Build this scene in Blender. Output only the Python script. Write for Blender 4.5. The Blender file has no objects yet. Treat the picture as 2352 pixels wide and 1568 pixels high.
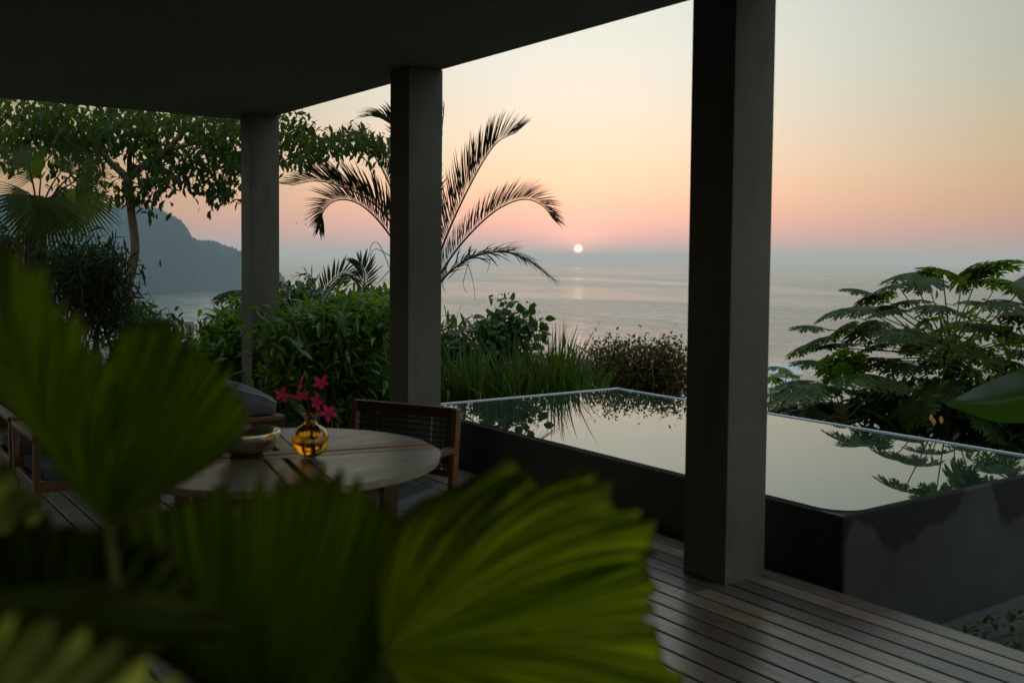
import bpy, math, random
import numpy as np
from mathutils import Matrix, Vector, noise as mnoise
R = math.radians
S = bpy.context.scene
COL = S.collection
rng = np.random.default_rng(7)
random.seed(7)

# ------------------------------------------------------------------ camera
F, CX, CY, EYE = 2321.0, 1176.0, 703.0, 1.5          # focal length in units of a 2352 px wide frame
YAW, PITCH, ROLL = R(35.56), R(-2.676), R(0.538)
FW = np.array([math.sin(YAW)*math.cos(PITCH), math.cos(YAW)*math.cos(PITCH), math.sin(PITCH)])
_r = np.cross(FW, [0, 0, 1.0]); _r /= np.linalg.norm(_r); _u = np.cross(_r, FW)
RT = math.cos(ROLL)*_r + math.sin(ROLL)*_u
UP = -math.sin(ROLL)*_r + math.cos(ROLL)*_u
CAM = np.array([0.0, 0.0, EYE])

def at(x, y, D):
    """world point seen at (x, y) at horizontal distance D from the eye"""
    d = FW + RT*(x-CX)/F - UP*(y-CY)/F
    return CAM + d*(D/math.hypot(d[0], d[1]))

cd = bpy.data.cameras.new('camera'); cam = bpy.data.objects.new('camera', cd); COL.objects.link(cam)
cd.sensor_width = 36.0; cd.lens = 36.0*F/2352.0; cd.shift_y = -(784.0-CY)/2352.0; cd.clip_start = 0.05; cd.clip_end = 200000
M = Matrix.Identity(4)
for i in range(3):
    M[i][0] = RT[i]; M[i][1] = UP[i]; M[i][2] = -FW[i]; M[i][3] = CAM[i]
cam.matrix_world = M
cd.dof.use_dof = True; cd.dof.focus_distance = 12.0; cd.dof.aperture_fstop = 3.4
S.camera = cam

# ------------------------------------------------------------------ render settings
S.view_settings.view_transform = 'Standard'; S.view_settings.look = 'None'
S.view_settings.exposure = 0.0; S.view_settings.gamma = 1.0
cy = S.cycles
cy.use_denoising = True; cy.max_bounces = 8; cy.diffuse_bounces = 4; cy.glossy_bounces = 4
cy.transmission_bounces = 8; cy.transparent_max_bounces = 8; cy.volume_bounces = 1
cy.sample_clamp_indirect = 4.0; cy.caustics_reflective = False; cy.caustics_refractive = False

# ------------------------------------------------------------------ world: dusk sky
SUN_AZ, SUN_EL = R(39.27), R(0.60)                      # azimuth from +Y towards +X
SD = Vector((math.sin(SUN_AZ)*math.cos(SUN_EL), math.cos(SUN_AZ)*math.cos(SUN_EL), math.sin(SUN_EL)))
W = bpy.data.worlds.new("World"); S.world = W; W.use_nodes = True
nt = W.node_tree; nt.nodes.clear()
def N(t, **k):
    n = nt.nodes.new(t)
    for a, b in k.items(): setattr(n, a, b)
    return n
def mathn(op, a, b=None, c=None):
    n = N('ShaderNodeMath', operation=op)
    for i, v in enumerate((a, b, c)):
        if v is None: continue
        if isinstance(v, (int, float)): n.inputs[i].default_value = v
        else: nt.links.new(v, n.inputs[i])
    return n.outputs[0]
tc = N('ShaderNodeTexCoord')
sep = N('ShaderNodeSeparateXYZ'); nt.links.new(tc.outputs['Generated'], sep.inputs[0])
zpos = mathn('MAXIMUM', sep.outputs['Z'], 0.0)
t = mathn('POWER', zpos, 0.5)
def ramp(stops):
    n = N('ShaderNodeValToRGB'); cr = n.color_ramp; cr.interpolation = 'EASE' if False else 'LINEAR'
    while len(cr.elements) > 1: cr.elements.remove(cr.elements[-1])
    first = True
    for z, c in stops:
        p = math.sqrt(z)
        if first: e = cr.elements[0]; e.position = p; first = False
        else: e = cr.elements.new(p)
        e.color = (*c, 1)
    nt.links.new(t, n.inputs[0]); return n.outputs[0]
near = ramp([(0, (.66, .43, .43)), (.012, (.88, .48, .45)), (.030, (.95, .49, .44)), (.052, (.95, .56, .44)), (.075, (.89, .64, .48)),
             (.105, (.82, .71, .57)), (.14, (.76, .75, .66)), (.19, (.73, .79, .72)), (.26, (.68, .77, .71)),
             (.40, (.60, .67, .63)), (.65, (.46, .54, .56)), (1, (.40, .48, .52))])
away = ramp([(0, (.20, .19, .20)), (.012, (.26, .18, .17)), (.035, (.33, .18, .11)), (.060, (.35, .18, .04)),
             (.095, (.32, .20, .05)), (.135, (.26, .21, .08)), (.19, (.18, .20, .12)), (.26, (.18, .21, .16)),
             (.40, (.28, .33, .31)), (.65, (.36, .44, .46)), (1, (.40, .48, .52))])
# azimuth away from the sun
h2 = N('ShaderNodeCombineXYZ'); nt.links.new(sep.outputs['X'], h2.inputs[0]); nt.links.new(sep.outputs['Y'], h2.inputs[1])
nrm = N('ShaderNodeVectorMath', operation='NORMALIZE'); nt.links.new(h2.outputs[0], nrm.inputs[0])
dt = N('ShaderNodeVectorMath', operation='DOT_PRODUCT'); nt.links.new(nrm.outputs[0], dt.inputs[0])
dt.inputs[1].default_value = (math.sin(SUN_AZ), math.cos(SUN_AZ), 0)
ang = mathn('ARCCOSINE', mathn('MINIMUM', dt.outputs['Value'], 0.99999))
fall = mathn('EXPONENT', mathn('MULTIPLY', mathn('MULTIPLY', ang, ang), -5.6))
mix = N('ShaderNodeMix', data_type='RGBA'); nt.links.new(fall, mix.inputs['Factor'])
nt.links.new(away, mix.inputs['A']); nt.links.new(near, mix.inputs['B'])
# the sun's own disc and the faint glow round it
d3 = N('ShaderNodeVectorMath', operation='DOT_PRODUCT'); nt.links.new(tc.outputs['Generated'], d3.inputs[0]); d3.inputs[1].default_value = SD
sang = mathn('ARCCOSINE', mathn('MINIMUM', d3.outputs['Value'], 0.9999999))
disc = N('ShaderNodeMapRange'); nt.links.new(sang, disc.inputs['Value'])
disc.inputs['From Min'].default_value = R(.262); disc.inputs['From Max'].default_value = R(.225)
disc.inputs['To Min'].default_value = 0; disc.inputs['To Max'].default_value = 7.0
glow = mathn('MULTIPLY', mathn('EXPONENT', mathn('MULTIPLY', sang, -1.0/R(1.5))), 0.95)
def vscale(col, f):
    n = N('ShaderNodeVectorMath', operation='SCALE')
    if isinstance(col, tuple): n.inputs[0].default_value = col
    else: nt.links.new(col, n.inputs[0])
    if isinstance(f, (int, float)): n.inputs['Scale'].default_value = f
    else: nt.links.new(f, n.inputs['Scale'])
    return n.outputs[0]
def vadd(a, b):
    n = N('ShaderNodeVectorMath', operation='ADD'); nt.links.new(a, n.inputs[0]); nt.links.new(b, n.inputs[1]); return n.outputs[0]
sky = N('ShaderNodeTexSky', sky_type='NISHITA'); sky.sun_disc = False
sky.sun_elevation = SUN_EL; sky.sun_rotation = SUN_AZ; sky.altitude = 60; sky.dust_density = 3.0
# out-of-view sky behind and overhead brightened as added fill for porch and leaves
back = N('ShaderNodeMapRange', interpolation_type='SMOOTHSTEP'); nt.links.new(ang, back.inputs['Value'])
back.inputs['From Min'].default_value = R(42); back.inputs['From Max'].default_value = R(95)
back.inputs['To Min'].default_value = 1.0; back.inputs['To Max'].default_value = 3.0
high = N('ShaderNodeMapRange', interpolation_type='SMOOTHSTEP'); nt.links.new(zpos, high.inputs['Value'])
high.inputs['From Min'].default_value = .32; high.inputs['From Max'].default_value = .75
high.inputs['To Min'].default_value = 1.0; high.inputs['To Max'].default_value = 2.0
boost = mathn('MAXIMUM', back.outputs[0], high.outputs[0])
tot = vadd(vadd(vadd(vscale(mix.outputs['Result'], boost), vscale(sky.outputs[0], 0.05)), vscale((1.0, .56, .36), disc.outputs[0])),
           vscale((1.0, .30, .18), glow))
bg = N('ShaderNodeBackground'); nt.links.new(tot, bg.inputs['Color']); bg.inputs['Strength'].default_value = 1.0
wo = N('ShaderNodeOutputWorld'); nt.links.new(bg.outputs[0], wo.inputs['Surface'])

sl = bpy.data.lights.new('sun', 'SUN'); sl.energy = 0.01; sl.angle = R(.6); sl.color = (1, .62, .38)
so = bpy.data.objects.new('sun', sl); COL.objects.link(so)
so.rotation_euler = SD.to_track_quat('Z', 'Y').to_euler(); so.location = (20, 25, 30)

# ------------------------------------------------------------------ materials
def mat(name, col=(.5, .5, .5), rough=.6, metal=0, spec=.5, trans=0, ior=1.45, coat=0):
    m = bpy.data.materials.new(name); m.use_nodes = True
    b = m.node_tree.nodes['Principled BSDF']
    b.inputs['Base Color'].default_value = (*col, 1); b.inputs['Roughness'].default_value = rough
    b.inputs['Metallic'].default_value = metal; b.inputs['Specular IOR Level'].default_value = spec
    b.inputs['Transmission Weight'].default_value = trans; b.inputs['IOR'].default_value = ior
    b.inputs['Coat Weight'].default_value = coat
    return m, m.node_tree, b
def noise_node(T, scale, detail=4, rough=.55, vec=None, sc=None, dist=0):
    n = T.nodes.new('ShaderNodeTexNoise'); n.inputs['Scale'].default_value = scale
    n.inputs['Detail'].default_value = detail; n.inputs['Roughness'].default_value = rough; n.inputs['Distortion'].default_value = dist
    c = T.nodes.new('ShaderNodeTexCoord'); mp = T.nodes.new('ShaderNodeMapping')
    T.links.new(c.outputs[vec or 'Object'], mp.inputs[0]); T.links.new(mp.outputs[0], n.inputs['Vector'])
    if sc: mp.inputs['Scale'].default_value = sc
    return n.outputs['Fac']
def crn(T, fac, stops):
    n = T.nodes.new('ShaderNodeValToRGB'); cr = n.color_ramp
    while len(cr.elements) > 1: cr.elements.remove(cr.elements[-1])
    for i, (p, c) in enumerate(stops):
        e = cr.elements[0] if i == 0 else cr.elements.new(p)
        e.position = p; e.color = (*c, 1) if len(c) == 3 else c
    T.links.new(fac, n.inputs[0]); return n.outputs[0]
def mixc(T, f, a, b, mode='MIX'):
    n = T.nodes.new('ShaderNodeMix'); n.data_type = 'RGBA'; n.blend_type = mode
    for s, v in (('Factor', f), ('A', a), ('B', b)):
        if isinstance(v, (int, float)): n.inputs[s].default_value = v
        elif isinstance(v, tuple): n.inputs[s].default_value = (*v, 1)
        else: T.links.new(v, n.inputs[s])
    return n.outputs['Result']
def tmath(T, op, a, b=None):
    n = T.nodes.new('ShaderNodeMath'); n.operation = op
    for i, v in enumerate((a, b)):
        if v is None: continue
        if isinstance(v, (int, float)): n.inputs[i].default_value = v
        else: T.links.new(v, n.inputs[i])
    return n.outputs[0]
def bump(T, b, h, strength=.3, dist=.01):
    n = T.nodes.new('ShaderNodeBump'); n.inputs['Strength'].default_value = strength; n.inputs['Distance'].default_value = dist
    T.links.new(h, n.inputs['Height']); T.links.new(n.outputs[0], b.inputs['Normal'])

def concrete(name, c0, c1, rough=.8):
    m, T, b = mat(name, rough=rough)
    big = noise_node(T, 1.1, 6, .6); fine = noise_node(T, 38, 5, .7); pits = noise_node(T, 9, 2, .5, sc=(1, 1, .25))
    col = crn(T, big, [(.3, c0), (.7, c1)])
    col = mixc(T, tmath(T, 'MULTIPLY', fine, .35), col, tuple(x*.55 for x in c0))
    col = mixc(T, crn(T, pits, [(.58, (0, 0, 0)), (.72, (.5, .5, .5))]), col, tuple(x*.6 for x in c0))
    T.links.new(col, b.inputs['Base Color']); bump(T, b, fine, .25, .004); return m
M_CONC = concrete('column_concrete', (.058, .057, .047), (.11, .108, .092))
M_SOFFIT = concrete('soffit_concrete', (.27, .25, .185), (.33, .31, .235))
M_WALL = concrete('unseen_wall_render', (.30, .28, .23), (.38, .36, .30))
M_POOLD = concrete('pool_dark_render', (.018, .018, .02), (.026, .026, .028), .5)
M_PATH = concrete('path_concrete', (.03, .03, .028), (.05, .05, .046))

def pool_side():
    m, T, b = mat('pool_stained_render', rough=.85, spec=.25)
    g = T.nodes.new('ShaderNodeNewGeometry'); s = T.nodes.new('ShaderNodeSeparateXYZ'); T.links.new(g.outputs['Position'], s.inputs[0])
    w = noise_node(T, 1.7, 2, .45, sc=(1.6, 1, .35)); w2 = noise_node(T, 7, 3, .5)
    # wet stain: everything above an irregular line is dark
    line = tmath(T, 'SUBTRACT', s.outputs['Z'], tmath(T, 'MULTIPLY', tmath(T, 'SUBTRACT', w, .5), .75))
    line = tmath(T, 'SUBTRACT', line, tmath(T, 'MULTIPLY', tmath(T, 'SUBTRACT', w2, .5), .06))
    f = crn(T, line, [(.160, (0, 0, 0)), (.196, (1, 1, 1))])
    dry = crn(T, noise_node(T, 2.3, 5, .6), [(.3, (.017, .020, .022)), (.7, (.036, .041, .043))])
    col = mixc(T, f, dry, (.008, .009, .010)); T.links.new(col, b.inputs['Base Color'])
    bump(T, b, noise_node(T, 45, 4), .2, .003); return m
M_POOLS = pool_side()

def wood(name, c0, c1, c2, rough=.55, axis=(14, 1.2, 14), sc=3, per=None):
    m, T, b = mat(name, rough=rough)
    g = noise_node(T, sc, 5, .65, sc=axis, dist=.6); big = noise_node(T, 1.3, 3, .5)
    col = crn(T, g, [(.25, c0), (.5, c1), (.78, c2)])
    col = mixc(T, crn(T, big, [(.35, (0, 0, 0)), (.65, (.55, .55, .55))]), col, c0)
    if per:                                            # each board its own tone
        stn = noise_node(T, .9, 4, .6, dist=.8); col = mixc(T, crn(T, stn, [(.46, (0, 0, 0)), (.62, (.75, .75, .75))]), col, (.075, .045, .028))
        at_ = T.nodes.new('ShaderNodeAttribute'); at_.attribute_name = 'tone'
        col = mixc(T, 1.0, col, crn(T, at_.outputs['Fac'], [(0, (.45, .44, .46)), (.5, (.85, .82, .78)), (1, (1.4, 1.28, 1.12))]), 'MULTIPLY')
    T.links.new(col, b.inputs['Base Color'])
    T.links.new(crn(T, g, [(.2, (rough+.12,)*3), (.8, (rough-.1,)*3)]), b.inputs['Roughness'])
    bump(T, b, g, .35, .003); return m
M_DECK = wood('weathered_deck_boards', (.055, .047, .040), (.12, .108, .094), (.21, .195, .175), .27, (16, .9, 16), 3, per=True)
M_TEAK = wood('teak_red_brown', (.065, .030, .014), (.14, .066, .028), (.22, .115, .048), .4)
M_TEAKD = wood('dark_teak', (.03, .012, .008), (.06, .022, .013), (.10, .04, .02), .45)
M_TABLE = wood('weathered_table_wood', (.17, .15, .115), (.28, .26, .215), (.38, .36, .31), .30, (1.3, 14, 14), 3)
M_SLAT = wood('oiled_table_slat', (.20, .10, .05), (.31, .18, .10), (.40, .25, .15), .34, (1.3, 14, 14), 3)
M_ROPE, T_, b_ = mat('dark_woven_rope', (.022, .022, .02), .9)
M_CUSH, T_, b_ = mat('slate_blue_cushion', (.10, .11, .135), .9)
bump(T_, b_, noise_node(T_, 260, 2), .3, .002)
T_.links.new(crn(T_, noise_node(T_, 6, 4), [(.3, (.07, .08, .105)), (.7, (.11, .12, .15))]), b_.inputs['Base Color'])
M_WELT, _, _ = mat('pale_piping', (.35, .36, .38), .8)
M_PEWTER, T_, b_ = mat('brushed_pewter', (.78, .74, .64), .22, metal=1)
bump(T_, b_, noise_node(T_, 60, 3, sc=(1, 1, 6)), .12, .002)
M_DARKMET, _, _ = mat('blackened_metal', (.03, .028, .025), .5, metal=.6)
M_BARK = wood('tree_bark', (.06, .04, .028), (.13, .09, .06), (.20, .145, .10), .9, (8, 8, 1.2), 4)
M_PBARK = wood('palm_bark', (.02, .014, .009), (.05, .036, .022), (.10, .075, .045), .95, (3, 3, 22), 3)
M_STEM, _, _ = mat('green_stem', (.09, .12, .03), .6)
M_TWIG, _, _ = mat('brown_twig', (.09, .065, .04), .8)

def leafmat(name, c0, c1, trans, rough=.45, tw=.45, spec=.5, veins=None, sc=3.0):
    m = bpy.data.materials.new(name); m.use_nodes = True; T = m.node_tree
    b = T.nodes['Principled BSDF']; out = T.nodes['Material Output']
    g = T.nodes.new('ShaderNodeNewGeometry')
    rnd = g.outputs['Random Per Island']
    n = noise_node(T, sc, 3)
    f = tmath(T, 'ADD', tmath(T, 'MULTIPLY', rnd, .55), tmath(T, 'MULTIPLY', n, .45))
    col = crn(T, f, [(.2, c0), (.8, c1)]); tcol = crn(T, f, [(.2, tuple(x*.75 for x in trans)), (.8, trans)])
    if veins:
        uv = T.nodes.new('ShaderNodeUVMap'); s = T.nodes.new('ShaderNodeSeparateXYZ'); T.links.new(uv.outputs[0], s.inputs[0])
        mp = T.nodes.new('ShaderNodeCombineXYZ'); T.links.new(tmath(T, 'MULTIPLY', s.outputs[0], veins), mp.inputs[0])
        T.links.new(tmath(T, 'MULTIPLY', s.outputs[1], 1.5), mp.inputs[1])
        vn = T.nodes.new('ShaderNodeTexNoise'); vn.inputs['Scale'].default_value = 1; vn.inputs['Detail'].default_value = 3
        T.links.new(mp.outputs[0], vn.inputs['Vector'])
        vv = crn(T, vn.outputs['Fac'], [(.34, (.16, .18, .2)), (.50, (.65, .7, .7)), (.66, (1.9, 1.8, 1.0))])  # vein streaks, contrast raised to put pleat light and shade into the colour
        col = mixc(T, 1.0, col, vv, 'MULTIPLY'); tcol = mixc(T, 1.0, tcol, vv, 'MULTIPLY')
        # dry brown tips and specks that belong to the leaf
        sp = noise_node(T, 26, 3, .6); d = crn(T, sp, [(.66, (0, 0, 0)), (.72, (1, 1, 1))])
        d = tmath(T, 'MULTIPLY', d, .6)
        col = mixc(T, d, col, (.12, .06, .015)); tcol = mixc(T, d, tcol, (.10, .04, .01))
        tip = crn(T, s.outputs[1], [(.965, (0, 0, 0)), (1.0, (.8, .8, .8))])
        col = mixc(T, tip, col, (.13, .08, .02)); tcol = mixc(T, tip, tcol, (.12, .07, .01))
        bump(T, b, vn.outputs['Fac'], .35, .002)
    T.links.new(col, b.inputs['Base Color']); b.inputs['Roughness'].default_value = rough; b.inputs['Specular IOR Level'].default_value = spec
    tr = T.nodes.new('ShaderNodeBsdfTranslucent'); T.links.new(tcol, tr.inputs[0])
    mx = T.nodes.new('ShaderNodeMixShader'); mx.inputs[0].default_value = tw
    T.links.new(b.outputs[0], mx.inputs[1]); T.links.new(tr.outputs[0], mx.inputs[2]); T.links.new(mx.outputs[0], out.inputs[0])
    return m
L_FORE = leafmat('pleated_palm_leaf', (.24, .37, .006), (.42, .58, .012), (.66, .90, .010), .5, .48, .12, veins=60)  # sky light on the open-side leaf put into its colour
L_FORE_SHADED = leafmat('shaded_palm_leaf', (.10, .20, .005), (.17, .30, .008), (.42, .68, .010), .5, .50, .10, veins=60)  # same leaf, porch shade put into a darker colour
L_FOREB = leafmat('deep_shaded_palm_leaf', (.06, .12, .004), (.11, .20, .007), (.30, .50, .010), .5, .50, .10, veins=60)  # same leaf again, deeper porch shade put into the colour
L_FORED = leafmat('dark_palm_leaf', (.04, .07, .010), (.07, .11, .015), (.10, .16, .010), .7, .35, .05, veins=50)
L_PALE = leafmat('striped_palm_leaf', (.16, .22, .04), (.60, .70, .20), (.8, .9, .2), .55, .3, .12, veins=9)
L_TREE = leafmat('canopy_leaf', (.008, .020, .004), (.022, .042, .006), (.085, .14, .008), .55, .42, .18)
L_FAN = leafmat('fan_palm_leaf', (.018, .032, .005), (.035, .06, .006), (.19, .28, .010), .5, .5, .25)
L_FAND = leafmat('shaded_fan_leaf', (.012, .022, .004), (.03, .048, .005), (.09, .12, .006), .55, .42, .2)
L_BAMB = leafmat('narrow_dark_leaf', (.010, .018, .006), (.022, .034, .011), (.035, .06, .010), .6, .35, .12)
L_PALM = leafmat('pinnate_palm_leaflet', (.012, .020, .006), (.028, .036, .008), (.05, .06, .008), .55, .3, .2)
L_SHRUB = leafmat('shrub_leaf', (.018, .045, .005), (.045, .105, .008), (.18, .34, .010), .33, .42, .5)
L_SHRUB2 = leafmat('deep_green_leaf', (.008, .026, .007), (.022, .055, .014), (.06, .14, .014), .35, .38, .4)
L_PHIL = leafmat('glossy_large_leaf', (.010, .04, .014), (.024, .075, .028), (.05, .16, .015), .30, .3, .6)
L_GRASS = leafmat('long_grass_blade', (.010, .026, .005), (.036, .066, .009), (.10, .17, .010), .45, .38, .3)
L_STRAW = leafmat('dry_grass_blade', (.08, .08, .04), (.17, .17, .09), (.15, .14, .05), .6, .3)
L_RED = leafmat('russet_hedge_leaf', (.014, .013, .004), (.042, .034, .008), (.13, .095, .012), .6, .42, .2)
L_PAP = leafmat('papaya_leaf', (.012, .024, .004), (.028, .052, .006), (.09, .16, .008), .5, .42, .18)
L_PAPN = leafmat('young_papaya_leaf', (.02, .045, .006), (.05, .09, .010), (.22, .36, .012), .45, .45, .3)
L_YEL = leafmat('yellowed_leaf', (.60, .28, .02), (.75, .42, .04), (.8, .45, .03), .5, .45)
L_BIG = leafmat('broad_tropical_leaf', (.006, .022, .003), (.012, .04, .006), (.07, .16, .006), .32, .35, .5, sc=1.0)
M_PETAL = leafmat('pink_petal', (.85, .03, .20), (.95, .07, .32), (.95, .05, .25), .5, .5)
M_PETALC, _, _ = mat('flower_throat', (.25, .0, .03), .6)
M_COVER = leafmat('ground_cover_leaf', (.012, .024, .005), (.03, .05, .007), (.05, .09, .008), .6, .3, .2)

# ------------------------------------------------------------------ mesh helpers
class MB:
    def __init__(s): s.v = []; s.f = []; s.n = 0; s.uv = []; s.tone = []; s.smooth = True
    def add(s, v, f, uv=None, tone=None):
        v = np.asarray(v, float).reshape(-1, 3); s.v.append(v)
        s.f.extend([tuple(int(i)+s.n for i in q) for q in f])
        if uv is not None: s.uv.extend(uv)
        if tone is not None: s.tone.extend([tone]*len(v))
        s.n += len(v)
    def inst(s, tv, tf, mats, pos):
        """copies of a template: tv (k,3), tf faces, mats (n,3,3) columns=axes, pos (n,3)"""
        n, k = len(pos), len(tv)
        if n == 0: return
        V = np.einsum('nij,kj->nki', mats, tv) + pos[:, None, :]
        base = (np.arange(n)*k)[:, None]
        for L in set(len(q) for q in tf):
            fa = np.array([q for q in tf if len(q) == L])
            A = (fa[None] + base[:, :, None] + s.n).reshape(-1, L)
            s.f.extend(map(tuple, A.tolist()))
        s.v.append(V.reshape(-1, 3)); s.n += n*k
    def box(s, x0, x1, y0, y1, z0, z1, tone=None, mtx=None):
        v = np.array([(x, y, z) for x in (x0, x1) for y in (y0, y1) for z in (z0, z1)], float)
        if mtx is not None: v = v @ mtx[:3, :3].T + mtx[:3, 3]
        f = [(0, 1, 3, 2), (4, 6, 7, 5), (0, 4, 5, 1), (2, 3, 7, 6), (0, 2, 6, 4), (1, 5, 7, 3)]
        s.add(v, f, tone=tone)
    def bar(s, a, b, w, h, up=(0, 0, 1)):
        a = np.array(a, float); b = np.array(b, float); d = b-a; L = np.linalg.norm(d); d /= L
        x = np.cross(d, up); x /= np.linalg.norm(x); z = np.cross(x, d)
        m = np.eye(4); m[:3, 0] = x; m[:3, 1] = d; m[:3, 2] = z; m[:3, 3] = a
        s.box(-w/2, w/2, 0, L, -h/2, h/2, mtx=m)
    def tube(s, pts, rad, n=8, cap=True):
        pts = np.asarray(pts, float); k = len(pts)
        rad = np.interp(np.linspace(0, 1, k), np.linspace(0, 1, len(rad)), rad) if np.ndim(rad) else np.full(k, rad)
        tg = np.gradient(pts, axis=0); tg /= np.linalg.norm(tg, axis=1)[:, None]+1e-9
        ref = np.array([0.13, 0.21, 1.0]) if abs(tg[0][2]) < .9 else np.array([1.0, .1, 0])
        a = np.linspace(0, 2*np.pi, n, endpoint=False); V = []
        for i in range(k):
            x = np.cross(tg[i], ref); x /= np.linalg.norm(x)+1e-9; y = np.cross(tg[i], x)
            V.append(pts[i] + rad[i]*(np.cos(a)[:, None]*x + np.sin(a)[:, None]*y))
        f = [(i*n+j, i*n+(j+1) % n, (i+1)*n+(j+1) % n, (i+1)*n+j) for i in range(k-1) for j in range(n)]
        if cap: f += [tuple(range(n)), tuple(range((k-1)*n, k*n))]
        s.add(np.concatenate(V), f)
    def lathe(s, prof, n=48, c=(0, 0, 0)):
        V = []; a = np.linspace(0, 2*np.pi, n, endpoint=False)
        for r, z in prof: V.append(np.stack([c[0]+r*np.cos(a), c[1]+r*np.sin(a), np.full(n, c[2]+z)], 1))
        k = len(prof)
        s.add(np.concatenate(V), [(i*n+j, i*n+(j+1) % n, (i+1)*n+(j+1) % n, (i+1)*n+j) for i in range(k-1) for j in range(n)])
    def build(s, name, m, parent=None, smooth=None, bevel=0, fixn=True):
        me = bpy.data.meshes.new(name)
        V = np.concatenate(s.v) if s.v else np.zeros((0, 3))
        off = np.array(parent.location) if parent is not None and parent.type == 'EMPTY' and not parent.parent else None
        if off is not None: V = V - off
        me.from_pydata(V.tolist(), [], s.f); me.update()
        if s.uv and len(s.uv) == len(V):
            l = me.uv_layers.new(name='UVMap'); idx = np.zeros(len(me.loops), int); me.loops.foreach_get('vertex_index', idx)
            l.data.foreach_set('uv', np.array(s.uv)[idx].reshape(-1))
        if s.tone and len(s.tone) == len(V):
            a = me.attributes.new('tone', 'FLOAT', 'POINT'); a.data.foreach_set('value', np.array(s.tone))
        sm = s.smooth if smooth is None else smooth
        me.polygons.foreach_set('use_smooth', [sm]*len(me.polygons))
        me.materials.append(m)
        o = bpy.data.objects.new(name, me); COL.objects.link(o)
        if parent is not None: o.parent = parent
        if bevel:
            b = o.modifiers.new('bevel', 'BEVEL'); b.width = bevel; b.segments = 2; b.limit_method = 'ANGLE'
        return o

def tag(o, label=None, cat=None, group=None, kind=None):
    for k, v in (('label', label), ('category', cat), ('group', group), ('kind', kind)):
        if v: o[k] = v
    return o
def thing(name, loc, label, cat, group=None):
    o = bpy.data.objects.new(name, None); COL.objects.link(o); o.location = [float(x) for x in loc]; o.empty_display_size = .1
    return tag(o, label, cat, group)
def struct(o): o['kind'] = 'structure'; return o
def unit(v): v = np.asarray(v, float); return v/(np.linalg.norm(v, axis=-1, keepdims=True)+1e-9)
def frames(d, up, roll=None):
    """columns x,y,z; y along d, z near up"""
    y = unit(d); up = np.broadcast_to(np.asarray(up, float), y.shape)
    x = np.cross(y, up); bad = np.linalg.norm(x, axis=1) < 1e-3
    x[bad] = (1, 0, 0); x = unit(x); z = np.cross(x, y)
    if roll is not None:
        c, s_ = np.cos(roll)[:, None], np.sin(roll)[:, None]; x, z = c*x+s_*z, -s_*x+c*z
    return np.stack([x, y, z], 2)
def curve(pts, n=24):
    """smooth (Catmull-Rom) curve through points"""
    P = np.asarray(pts, float); P = np.vstack([2*P[0]-P[1], P, 2*P[-1]-P[-2]]); m = len(P)-3
    out = []
    for q in np.linspace(0, m-1e-6, n):
        i = int(q); u = q-i; a, b, c, d = P[i:i+4]
        out.append(.5*((2*b)+(-a+c)*u+(2*a-5*b+4*c-d)*u*u+(-a+3*b-3*c+d)*u**3))
    return np.array(out)
def leafT(seg=4, w=.16, droop=.15, fold=.25, peak=.45):
    v = []; f = []
    for i in range(seg+1):
        t_ = i/seg; ww = w*math.sin(math.pi*min(1, max(0, t_))**(math.log(.5)/math.log(peak)))
        ww = max(ww, .004); z = -droop*t_*t_
        v += [(-ww, t_, z+fold*ww), (0, t_, z), (ww, t_, z+fold*ww)]
    for i in range(seg):
        a = 3*i; f += [(a, a+1, a+4, a+3), (a+1, a+2, a+5, a+4)]
    return np.array(v), f
def scaled(F_, s_): return F_*np.asarray(s_)[:, None, None]

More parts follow.
